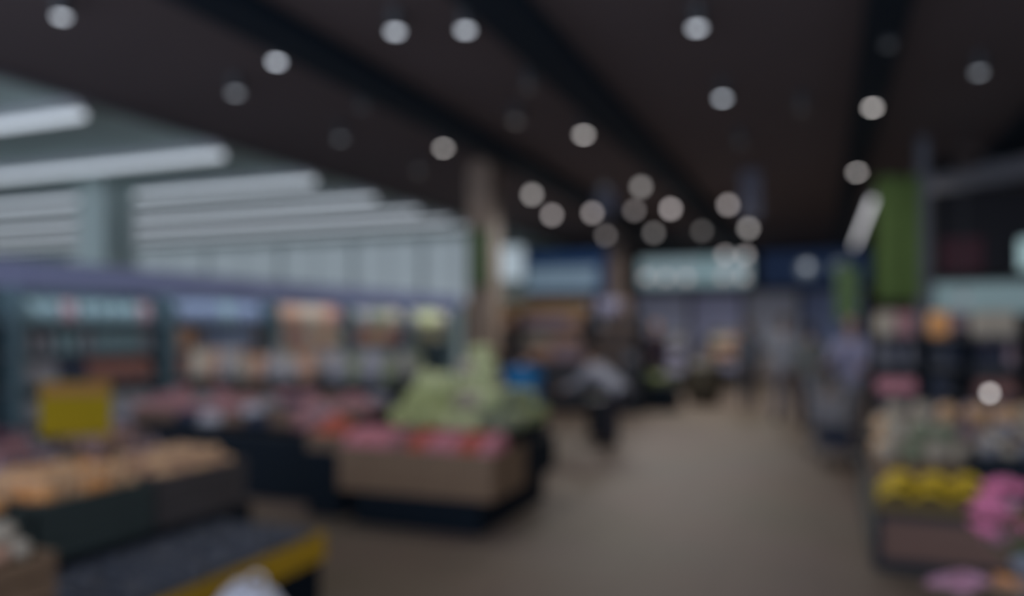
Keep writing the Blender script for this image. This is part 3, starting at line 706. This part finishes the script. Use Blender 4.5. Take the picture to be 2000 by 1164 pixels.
for z in (.15, .72): MB().lathe([(.345, z), (.372, z+.02), (.372, z+.05), (.35, z+.06)], 24, cap=False).build('hoop', BLACKM, t)
# far shelves + checkout counters
for (u0, u1, d, H, cols, nm) in ((1296, 1345, 20, 1.5, ['cream', 'grey', 'lav'], 'left pale unit in the far aisle'), (1385, 1450, 21, 1.55, ['cream', 'peach', 'lav'], 'right beige unit in the far aisle')):
    y = at(u0, d).y; x0, x1 = xat(u0, y), xat(u1, y)
    gondola('shelf_unit', 'shelving, '+nm, x0, x1, y, .5, H, (.45, .8, 1.15), None, sm=mat('shelf_pale', (.2, .19, .2), .6), group='pale shelf units in the far aisle')
    for z, rn in ((.45, 'lower'), (.8, 'middle'), (1.15, 'upper')): fill(x0, x1, y+.18, z, 'pack', cols, .21, 1.7, rn, nm)
for k, u in enumerate((1290, 1385, 1480, 1600)):
    p = at(u, 26)
    t = thing('checkout_counter', ['leftmost', 'second from the left', 'third from the left', 'rightmost'][k]+' pale checkout counter before the back wall', 'counter', (p.x, p.y, 0), 0, 'checkout counters before the back wall')
    MB().box(-.4, .4, 0, 1.8, 0, .85, .02).build('body', mat('counter_beige', (.30, .27, .27), .6), t)
    MB().box(-.45, .45, -.05, 1.85, .85, .9, .01).build('worktop', mat('counter_top', (.2, .2, .23), .4), t)
    MB().box(-.3, -.1, .6, .9, .9, 1.25, .02).build('screen', BLACKM, t)

# ------------------------------------------------------------ right-hand displays
t = thing('fruit_table', 'low black framed table with brown wood panel at the lower right', 'table', (.32, 5.72, 0))
for nm, x in (('leg', 0), ('leg', 1.75)):
    for y in (0, 2.4): MB().box(x, x+.05, y, y+.05, 0, .42, .004).build('leg', BLACKM, t)
MB().box(.05, 1.75, 0, .05, .0, .08).box(.05, 1.75, 0, .05, .34, .42).box(0, .05, .05, 2.4, 0, .08).box(0, .05, .05, 2.4, .34, .42).build('frame_rail', BLACKM, t)
MB().box(.05, 1.75, .012, .035, .08, .34).build('front_panel', WOODD, t)
MB().box(.012, .035, .05, 2.4, .08, .34).build('side_panel', mat('side_grey_green', (.14, .145, .13), .6), t)
MB().box(0, 1.8, 0, 2.45, .42, .45, .004).build('table_top', BLACKM, t)
MB().box(0.0, 1.8, -.012, 0, .40, .47).build('edge_strip', mat('edge_ochre_wood', (.15, .10, .03), .6), t)
random.seed(9)
for j, (yy, zb_) in enumerate(((5.84, .45), (6.0, .45), (6.13, .45), (5.92, .53))):
    for i in range(3):
        put('banana', cm('yellow'), (.47+.2*i+.03*(j % 2), yy, zb_), 'yellow banana bunch at the left front of the low table', 'banana bunches on the low table', 'bananas', random.uniform(-.3, .3)+(PI if j % 2 else 0), 1.0)
t = thing('riser_box', 'tan riser box behind the bananas on the low table', 'box', (.68, 6.55, .45)); MB().box(-.32, .32, -.3, .3, 0, .16, .01).build('body', WOODB, t); MB().box(-.34, .34, -.32, .32, .16, .18).build('top', WOODB, t)
pile('melon', None, .36, 1.0, 6.25, 6.85, .63, 4, 3, 2, 'pale cream melon heaped behind the bananas', 'pale melons behind the bananas', 'melon', .88, dz=.13, cols=['cream', 'cream', 'sage', 'cream', 'tan'])
t = thing('riser_box', 'black riser box at the right of the low table', 'box', (1.42, 5.98, .45)); MB().box(-.48, .66, 0, .5, 0, .27, .01).build('body', BLACK, t); MB().box(-.5, .68, -.02, .52, .27, .29).build('top', BLACKM, t)
pile('potato', None, .98, 2.02, 6.0, 6.46, .74, 9, 4, 3, 'light brown potato heaped on the black riser box', 'potatoes on the black riser', 'potato', 1.05, cols=['brown', 'cream', 'tan', 'grey'])
t = thing('riser_box', 'long black riser box at the back of the low table', 'box', (1.15, 7.25, .45)); MB().box(-.8, .9, 0, .7, 0, .2, .01).build('body', BLACK, t); MB().box(-.8, .9, 0, .7, .2, .22).build('top', BLACKM, t)
pile('melon', None, .4, 2.0, 7.3, 7.9, .67, 8, 3, 2, 'grey cream melon on the long riser at the back of the low table', 'melons on the long riser', 'melon', .9, dz=.13, cols=['cream', 'tan', 'mauve'])
# bulb on a stand
p = at(1933, 7.2); zb = zz(768, 7.2)
t = thing('clip_lamp', 'small bright bulb lamp over the potatoes at the right', 'lamp', (xat(1933, 7.02), 7.02, .67))
dd = depth(xat(1933, 7.02), 7.02); zb = zz(768, dd)-.67; R = 6*dd/FP
MB().ell((0, 0, zb), R, 14, 10).build('bulb', lampmat(.235, (12/blur(dd))**2, 'n'), t, True)
MB().tube([(0, .02, 0), (0, .03, zb*.6), (0, .025, zb-R*.5)], .006, 6).build('arm', BLACKM, t)
MB().box(-.03, .03, -.02, .05, 0, .02).build('clip', BLACKM, t)
# shelves behind
y = 9.6
units = [(1702, 1800, 'unit right of the trolley', [(.62, ['navy', 'slate']), (.88, ['pinkred', 'pink']), (1.2, ['navy', 'grey']), (1.5, ['white', 'pink', 'cream'])]),
         (1806, 1888, 'unit of dark bottles', [(.62, ['grey', 'slate']), (.88, ['navy', 'slate']), (1.2, ['navy', 'navy', 'slate']), (1.5, ['white', 'orange', 'white'])]),
         (1894, 2010, 'brick red unit at the right edge', [(.62, ['grey', 'mauve']), (.88, ['brick', 'brown', 'mauve']), (1.2, ['navy', 'mauve']), (1.5, ['cream', 'white', 'orange'])])]
for (u0, u1, nm, rows) in units:
    x0, x1 = xat(u0, y), xat(u1, y)
    gondola('shelf_unit', 'black shelving '+nm, x0, x1, y, .5, 1.5, (.62, .88, 1.2, 1.5), None, group='black shelf units on the right')
    for (z, cols), rn, kd in zip(rows, ('lower', 'middle', 'upper', 'topmost'), ('jar', 'pack', 'bottle', 'bag')):
        fill(x0, x1, y+.12, z, kd, cols, {'jar': .13, 'pack': .2, 'bottle': .1, 'bag': .2}[kd], {'jar': 1.1, 'pack': 1.15, 'bottle': 1.0, 'bag': 1.1}[kd], rn, nm, 2, .16)
# far right goods under header sign
fy = 13.2
for (u0, u1, nm) in ((1712, 1810, 'unit under the green banner'), (1815, 1905, 'unit under the teal header'), (1910, 2005, 'last unit under the teal header')):
    x0, x1 = xat(u0, fy), xat(u1, fy)
    gondola('shelf_unit', 'grey shelving '+nm, x0, x1, fy, .5, 1.55, (.5, .9, 1.25), None, sm=cm('grey'), group='grey far shelf units on the right')
    fill(x0, x1, fy+.15, 1.25, 'pack', ['mauve', 'grey', 'pink', 'cream'], .21, 1.4, 'upper', nm)
    fill(x0, x1, fy+.2, 1.55, 'bag', ['mauve', 'grey', 'cream', 'sage'], .22, 1.2, 'topmost', nm)

# ------------------------------------------------------------ flowers, lower right
STEM = mat('flower_stem', (.06, .10, .04), .6)
t = thing('flower_rack', 'grey two step flower rack at the lower right corner', 'rack', (.66, 3.0, 0))
MB().box(-.3, .5, .12, .5, 0, .5, .01).build('rear_step', mat('rack_grey', (.16, .17, .19), .5), t); MB().box(-.3, .5, -.3, .12, 0, .28, .01).build('front_step', mat('rack_grey', (.16, .17, .19), .5), t)
def bucket(label, x, y, z, r, h, m):
    t = thing('flower_bucket', label, 'bucket', (x, y, z), 0, 'flower buckets on the rack')
    MB().lathe([(.001, 0), (r*.75, 0), (r, h-.01), (r*1.06, h-.01), (r*1.06, h), (r*.96, h), (r*.72, .01), (.001, .01)], 24).build('vessel', m, t, True)
    MB().lathe([(.001, h*.7), (r*.9, h*.7)], 24, cap=False).build('water', mat('bucket_water', (.05, .07, .08), .1), t)
    return t
def flower_mesh(col, R, n=9):
    b = MB()
    for ring, (k, tl, s) in enumerate(((n, 1.15, 1), (n-2, .8, .85), (5, .4, .6))):
        for i in range(k):
            a = 2*PI*i/k+ring*.4
            b.ell((0, 0, R*.5*s), (R*.09, R*.36*s, R*.58*s), 8, 6, Matrix.Rotation(a, 4, 'Z') @ Matrix.Rotation(tl, 4, 'Y'))
    return b
FL = {}
def flower(x, y, z0, hx, hy, hz, col, R, label, group):
    R = R*1.35
    t = thing('flower', label, 'flower', (x, y, z0), 0, group)
    MB().tube([(0, 0, 0), ((hx-x)*.3, (hy-y)*.3, (hz-z0)*.6), (hx-x, hy-y, hz-z0)], .004, 6).build('stem', STEM, t)
    key = (col, R)
    if key not in FL:
        o = flower_mesh(col, R).build('petals', cm(col), t, True); FL[key] = o.data
    else:
        o = bpy.data.objects.new('petals', FL[key]); COL.objects.link(o); o.parent = t
    o.location = (hx-x, hy-y, hz-z0); o.rotation_euler = (random.uniform(-.5, .2), random.uniform(-.4, .4), 0)
    lf = MB().ell(((hx-x)*.5+.02, (hy-y)*.4, (hz-z0)*.62), (.035, .006, .015), 8, 6); lf.build('leaf', STEM, t)
bucket('pale grey bucket of deep pink flowers at the right edge', .74, 3.3, .5, .10, .26, mat('bucket_blue_grey', (.26, .29, .36), .4))
bucket('low grey bucket of pale pink flowers at the bottom right', .44, 2.86, .28, .09, .22, mat('bucket_grey', (.2, .21, .24), .4))
bucket('low grey bucket of peach flowers in the lower right corner', .68, 2.88, .28, .09, .22, mat('bucket_grey', (.2, .21, .24), .4))
for (u, v, d, c, R) in ((1952, 958, 3.2, 'hotpink', .055), (1988, 965, 3.3, 'hotpink', .055), (1925, 1000, 3.1, 'hotpink', .05), (1950, 1018, 3.15, 'hotpink', .06), (1922, 1045, 3.1, 'hotpink', .052), (1955, 1062, 3.1, 'palepink', .05), (1975, 1000, 3.2, 'palepink', .05), (1996, 1040, 3.25, 'hotpink', .05), (1938, 985, 3.2, 'hotpink', .05)):
    q = at(u, d, zz(v, d)); flower(.74, 3.3, .53, q.x, q.y, q.z, c, R, ('deep' if c == 'hotpink' else 'pale')+' pink flower in the tall bunch at the right edge', 'pink flowers in the tall bunch')
for (u, v, d, c, R) in ((1842, 1146, 2.75, 'palepink', .045), (1862, 1155, 2.8, 'palepink', .045), (1893, 1144, 2.78, 'palepink', .05), (1878, 1162, 2.75, 'palepink', .045)):
    q = at(u, d, zz(v, d)); flower(.44, 2.86, .31, q.x, q.y, q.z, c, R, 'pale pink flower in the low bunch at the bottom edge', 'pale pink flowers in the low bunch')
for (u, v, d, c, R) in ((1942, 1152, 2.8, 'peach', .045), (1968, 1148, 2.8, 'orange', .045), (1985, 1158, 2.75, 'peach', .045)):
    q = at(u, d, zz(v, d)); flower(.68, 2.88, .31, q.x, q.y, q.z, c, R, ('orange' if c == 'orange' else 'peach')+' flower in the low bunch in the lower right corner', 'peach flowers in the corner bunch')

# ------------------------------------------------------------ shopping trolley
def trolley(loc, rz, label):
    t = thing('shopping_trolley', label, 'trolley', loc, rz)
    def frustum(z): k = (z-.45)/.5; return (.18+.06*k, -.36-.06*k, .30+.10*k)   # half width, front y, back y
    b = MB()
    for i in range(8):
        z = .45+.5*i/7; w, f, k = frustum(z); b.tube([(-w, f, z), (w, f, z), (w, k, z), (-w, k, z), (-w, f, z)], .006 if i in (0, 7) else .0035, 5)
    (w0, f0, k0), (w1, f1, k1) = frustum(.45), frustum(.95)
    for i in range(10):
        s = i/9
        for sg in (-1, 1): b.tube([(sg*w0, f0+(k0-f0)*s, .45), (sg*w1, f1+(k1-f1)*s, .95)], .003, 5)
        b.tube([(-w0+2*w0*s, f0, .45), (-w1+2*w1*s, f1, .95)], .003, 5); b.tube([(-w0+2*w0*s, k0, .45), (-w1+2*w1*s, k1, .95)], .003, 5)
        b.tube([(-w0+2*w0*s, f0, .45), (-w0+2*w0*s, k0, .45)], .003, 5)
    b.build('wire_basket', CHROME, t)
    f = MB()
    for s in (-1, 1):
        f.tube([(s*.22, .42, 1.0), (s*.2, .36, .6), (s*.2, .36, .2), (s*.21, .34, .13)], .012, 8); f.tube([(s*.2, .36, .2), (s*.16, -.4, .16), (s*.16, -.42, .12)], .012, 8); f.tube([(s*.2, .36, .42), (s*.17, -.3, .44)], .010, 8)
    f.tube([(-.16, -.38, .165), (.16, -.38, .165)], .01, 8); f.build('frame', CHROME, t)
    MB().box(-.2, .2, -.3, .3, .20, .225, .005).build('lower_tray', cm('slate'), t)
    MB().tube([(-.24, .44, 1.02), (.24, .44, 1.02)], .016, 10).build('push_handle', BK, t)
    for x, y in ((-.21, .34), (.21, .34), (-.16, -.42), (.16, -.42)):
        w = MB().lathe([(.02, -.013), (.055, -.013), (.06, 0), (.055, .013), (.02, .013)], 16, Matrix.Translation((x, y, .06)) @ Matrix.Rotation(PI/2, 4, 'Y')); w.box(x-.02, x+.02, y-.015, y+.015, .062, .13); w.build('wheel', BLACK, t)
    return t
p = at(1627, 9.35)
trolley((p.x, p.y, 0), .15, 'grey wire shopping trolley in the aisle pushed by the person in lavender')
trk = MB().box(-.17, .17, -.26, .22, 0, .2, .02)
o = trk.build('cardboard_box', cm('navy'), loc=(p.x, p.y, .227)); o.rotation_euler = (0, 0, .15); tag(o, 'dark box on the lower tray of the shopping trolley', 'box')
for k in range(6):
    put('bag', cm(['grey', 'white', 'mauve'][k % 3]), (p.x-.09+.17*(k % 2), p.y-.24+.2*(k//2), .458), '%s food bag lying in the shopping trolley' % NICE[['grey', 'white', 'mauve'][k % 3]], 'bags in the shopping trolley', 'bag', k, 1.2)

# ------------------------------------------------------------ people
SKIN = mat('skin', (.36, .22, .16), .6, .05)
def remesh(mb, vox, name):
    o = mb.build(name, SKIN, None)
    md = o.modifiers.new('r', 'REMESH'); md.mode = 'VOXEL'; md.voxel_size = vox; md.use_smooth_shade = True
    sm = o.modifiers.new('s', 'SMOOTH'); sm.factor = .5; sm.iterations = 4
    dg = bpy.context.evaluated_depsgraph_get(); me = bpy.data.meshes.new_from_object(o.evaluated_get(dg))
    bpy.data.objects.remove(o)
    return me
def link(name, me, m, parent):
    me.materials.clear()
    for q in (m if isinstance(m, list) else [m]): me.materials.append(q)
    me.name = name; o = bpy.data.objects.new(name, me); COL.objects.link(o); o.parent = parent
    me.polygons.foreach_set('use_smooth', [True]*len(me.polygons)); return o
def person(label, loc, heading, H, shirt, trousers, hair, lean=0, arms=((.03, .05), (.03, .05)), stride=.0, longhair=False, shoes=None, headpitch=0, knee=.0, skirt=False):
    """faces local +Y. arms: (reach forward angle at shoulder, elbow bend) per side (left, right)"""
    t = thing('person', label, 'person', loc, heading)
    k = H/1.75
    V = lambda x, y, z: Vector((x, y, z))*k
    hipz = .92-.06*knee
    pel = V(0, 0, hipz); s, c = math.sin(lean), math.cos(lean)
    up = Vector((0, s, c)); fw = Vector((0, c, -s))
    back = V(0, -.18*s, 0); pel = pel+back
    chest = pel+up*.36*k; neck = pel+up*.54*k
    hd = lean*.5+headpitch; hup = Vector((0, math.sin(hd), math.cos(hd))); hf = Vector((0, math.cos(hd), -math.sin(hd)))
    head = neck+hup*.15*k
    legs = []
    for sg in (-1, 1):
        fy = sg*stride*k
        hip = pel+V(sg*.09, 0, -.02); ank = V(sg*.10, 0, .08)+Vector((0, fy, 0)); kn = (hip+ank)/2+V(0, .03+.16*knee+(.05 if fy > 0 else 0), .0)
        legs.append((hip, kn, ank))
    armj = []
    for sg, (a, e) in zip((-1, 1), arms):
        sh = neck+V(sg*.185, 0, 0)-up*.06*k
        dn = lambda ang: Vector((sg*.10, math.sin(ang), -math.cos(ang))).normalized()
        el = sh+dn(a)*.29*k; wr = el+dn(a+e)*.25*k
        armj.append((sh, el, wr, dn(a+e), sg))
    b = MB()
    b.tube([pel-up*.06*k, pel+up*.05*k, pel+up*.18*k, chest, pel+up*.47*k, neck-up*.01*k], [.145*k, .165*k, .14*k, .165*k, .16*k, .07*k], 16, .62, fax=fw)
    b.tube([armj[0][0], armj[1][0]], [.06*k, .06*k], 10)
    b.tube([neck-up*.04*k, head-hup*.02*k], [.058*k, .052*k], 12)
    for hip, kn, ank in legs: b.tube([hip+V(0, 0, .04), hip*.6+kn*.4, kn, kn*.55+ank*.45, ank], [.088*k, .08*k, .055*k, .056*k, .038*k], 12); b.tube([ank+V(0, -.04, -.04), ank+V(0, .06, -.045), ank+V(0, .15, -.06)], [.038*k, .04*k, .025*k], 10)
    for sh, el, wr, dr, sg in armj:
        b.tube([sh, sh*.5+el*.5, el, el*.55+wr*.45, wr], [.055*k, .047*k, .038*k, .037*k, .026*k], 10); b.tube([wr, wr+dr*.05*k, wr+dr*.09*k], [.027*k, .042*k, .036*k], 10, .45, fax=(1, 0, 0))
    # head
    R = Matrix.Translation(head+hup*.02*k) @ Matrix(((1, 0, 0, 0), (0, hf.y, hup.y, 0), (0, hf.z, hup.z, 0), (0, 0, 0, 1)))
    b.ell((0, 0, .025*k), (.078*k, .095*k, .10*k), 18, 12, R); b.ell((0, .025*k, -.055*k), (.055*k, .06*k, .055*k), 14, 8, R)
    b.ell((0, .098*k, -.005*k), (.013*k, .018*k, .022*k), 8, 6, R)
    for sg in (-1, 1): b.ell((sg*.078*k, 0, 0), (.012*k, .02*k, .03*k), 8, 6, R)
    me = remesh(b, .0125, 'b')
    bm = bmesh.new(); bm.from_mesh(me)
    ex = MB()
    for sh, el, wr, dr, sg in armj:   # fingers curl slightly inwards; thumb leaves the side near the palm base
        side = Vector((0, 1, 0)) if abs(dr.y) < .7 else Vector((1, 0, 0)); side = (side-dr*side.dot(dr)).normalized(); inn = dr.cross(side).normalized()*(-sg)
        for i, L in enumerate((.075, .082, .077, .06)):
            base = wr+dr*.085*k+side*(.030-.019*i)*k
            ex.tube([base, base+dr*L*.45*k+inn*.006*k, base+dr*L*.8*k+inn*.02*k, base+dr*L*.95*k+inn*.034*k], [.0092*k, .0088*k, .008*k, .006*k], 8)
        base = wr+dr*.03*k+side*.028*k; ex.tube([base, base+(dr*.6+side*.8)*.03*k, base+(dr+side*.75)*.045*k+inn*.01*k], [.012*k, .0105*k, .008*k], 8)
    me2 = bpy.data.meshes.new('x'); me2.from_pydata(ex.v, [], ex.f)
    bm.from_mesh(me2)
    for f in bm.faces: f.material_index = 0
    nf = len(bm.faces)
    fe = MB()
    for sg in (-1, 1): fe.ell((sg*.032*k, .086*k, .018*k), (.012*k, .008*k, .007*k), 8, 6, R)
    me3 = bpy.data.meshes.new('y'); me3.from_pydata(fe.v, [], fe.f); bm.from_mesh(me3); bm.faces.ensure_lookup_table()
    for f in bm.faces[nf:]: f.material_index = 1
    nf = len(bm.faces); fe = MB(); fe.ell((0, .084*k, -.048*k), (.024*k, .008*k, .006*k), 10, 6, R)
    me4 = bpy.data.meshes.new('z'); me4.from_pydata(fe.v, [], fe.f); bm.from_mesh(me4); bm.faces.ensure_lookup_table()
    for f in bm.faces[nf:]: f.material_index = 2
    bm.to_mesh(me); bm.free()
    link('body', me, [SKIN, mat('eye_dark', (.02, .02, .02), .3), mat('lips', (.3, .12, .10), .5)], t)
    # clothes
    b = MB(); g = .016*k
    b.tube([pel-up*.10*k, pel+up*.05*k, pel+up*.18*k, chest, pel+up*.47*k, neck-up*.015*k], [.17*k+g, .175*k+g, .15*k+g, .168*k+g, .165*k+g, .075*k], 16, .66, fax=fw)
    b.tube([armj[0][0], armj[1][0]], [.07*k, .07*k], 10)
    for sh, el, wr, dr, sg in armj: b.tube([sh, sh*.5+el*.5, el, el*.55+wr*.45, wr-dr*.015*k], [.068*k, .060*k, .052*k, .048*k, .040*k], 10)
    link('shirt', remesh(b, .016, 's'), shirt, t)
    b = MB()
    b.tube([pel-up*.10*k, pel, pel+up*.08*k], [.15*k+g, .168*k+g, .155*k+g], 14, .66, fax=fw)
    for hip, kn, ank in legs: b.tube([hip+V(0, 0, .03), hip*.6+kn*.4, kn, kn*.5+ank*.5, ank+V(0, 0, .015)], [.105*k, .098*k, .076*k, .072*k, .062*k], 12)
    link('trousers', remesh(b, .016, 't'), trousers, t)
    shm = shoes or BLACK
    for hip, kn, ank in legs:
        b = MB(); z = .04*k
        b.tube([Vector((ank.x, ank.y-.075*k, z)), Vector((ank.x, ank.y-.03*k, z+.012*k)), Vector((ank.x, ank.y+.06*k, z+.004)), Vector((ank.x, ank.y+.14*k, z-.004)), Vector((ank.x, ank.y+.185*k, z-.012))], [.035*k, .048*k, .048*k, .044*k, .025*k], 12, .85, fax=(0, 0, 1))
        b.tube([Vector((ank.x, ank.y-.02*k, z+.02)), Vector((ank.x, ank.y-.01*k, ank.z+.03*k))], [.046*k, .05*k], 10)
        mn = min(v[2] for v in b.v); b.v = [(x, y, z_-mn) for x, y, z_ in b.v]
        b.build('shoe', shm, t, True)
    hb = MB(); hb.ell((0, -.012*k, .045*k), (.088*k, .098*k, .095*k), 18, 12, R, fn=lambda th, ph: 1.0 if math.cos(th-PI/2)*math.sin(ph) < .55 else .86)
    hb.ell((0, -.06*k, -.01*k), (.075*k, .05*k, .085*k), 14, 8, R)
    if longhair: hb.ell((0, -.075*k, -.11*k), (.08*k, .035*k, .13*k), 14, 8, R)
    hb.build('hair', hair, t, True)
    return t
HB = mat('hair_black', (.015, .014, .016), .6); HBR = mat('hair_brown', (.06, .035, .025), .6)
def cloth(n, c): return mat('cloth_'+n, c, .85, .12, 10)
def toward(u, d, ang, **k): pass
p = at(1022, 8.5); person('person in a bright blue shirt bending behind the lettuces', (p.x, p.y, 0), PI*.12, 1.6, cloth('blue', (.004, .10, .26)), cloth('navy', (.02, .05, .11)), HB, lean=.85, arms=((.9, .4), (.8, .5)), knee=.3)
p = at(1190, 10.6); person('person in a white top bending in front of the black bin', (p.x, p.y, 0), PI*.40, 1.55, cloth('white', (.36, .37, .43)), cloth('darkgrey', (.035, .035, .045)), HBR, lean=.95, arms=((.7, .5), (.9, .3)), knee=.3)
p = at(1281, 17.0); person('person in black clothes standing by the low stand', (p.x, p.y, 0), PI*1.1, 1.72, cloth('maroonblack', (.022, .013, .024)), cloth('black', (.010, .016, .026)), HB, arms=((.1, .3), (.2, .5)))
p = at(1462, 15.8); person('person in a slate grey jacket walking far down the aisle', (p.x, p.y, 0), .1, 1.7, cloth('slate', (.085, .095, .12)), cloth('charcoal', (.06, .058, .068)), HBR, arms=((.3, .3), (-.3, .3)), stride=.18, longhair=True)
p = at(1532, 13.6); person('person in a pale grey coat walking down the aisle', (p.x, p.y, 0), -.1, 1.8, cloth('palegrey', (.26, .275, .32)), cloth('lightgrey', (.17, .16, .185)), HBR, arms=((.35, .2), (-.25, .4)), stride=.22)
p = at(1584, 12.3); person('person in a grey green top and dark trousers left of the trolley', (p.x, p.y, 0), .25, 1.66, cloth('greygreen', (.15, .165, .165)), cloth('darkred', (.035, .028, .035)), HB, arms=((.2, .6), (.1, .4)), stride=.14)
p = at(1664, 10.3); person('person in a lavender shirt pushing the shopping trolley', (p.x, p.y, 0), PI-.25, 1.74, cloth('lavender', (.27, .27, .40)), cloth('brownpants', (.10, .08, .08)), HB, arms=((.75, .55), (.75, .55)))
p = at(1752, 11.2); person('person in a dusty pink top behind the slim shelf unit', (p.x, p.y, 0), PI, 1.72, cloth('dustypink', (.22, .15, .16)), cloth('black2', (.02, .02, .025)), HB, arms=((.4, .8), (.4, .8)))

# ------------------------------------------------------------ world, camera, colour
w = bpy.data.worlds.new('w'); sc.world = w; w.use_nodes = True
bg = w.node_tree.nodes['Background']; bg.inputs['Color'].default_value = (.72, .79, .95, 1); bg.inputs['Strength'].default_value = 2.05
cam = bpy.data.cameras.new('camera'); co = bpy.data.objects.new('camera', cam); COL.objects.link(co); sc.camera = co
cam.sensor_width = 36; cam.lens = 36*FP/2000; cam.clip_start = .05; cam.clip_end = 200
co.location = (0, 0, CAMH); co.rotation_euler = (PI/2, 0, YAW)
cam.shift_y = (HOR-582)/2000
cam.dof.use_dof = True; cam.dof.focus_distance = DF; cam.dof.aperture_fstop = cam.lens/1000/AD
vs = sc.view_settings; vs.view_transform = 'Standard'; vs.look = 'None'; vs.gamma = 1; vs.exposure = 0; vs.use_curve_mapping = False
sc.cycles.use_adaptive_sampling = False
sc.cycles.use_denoising = True
sc.cycles.sample_clamp_indirect = 2
sc.cycles.max_bounces = 5
sc.cycles.use_light_tree = True
print('GOODS', NG)
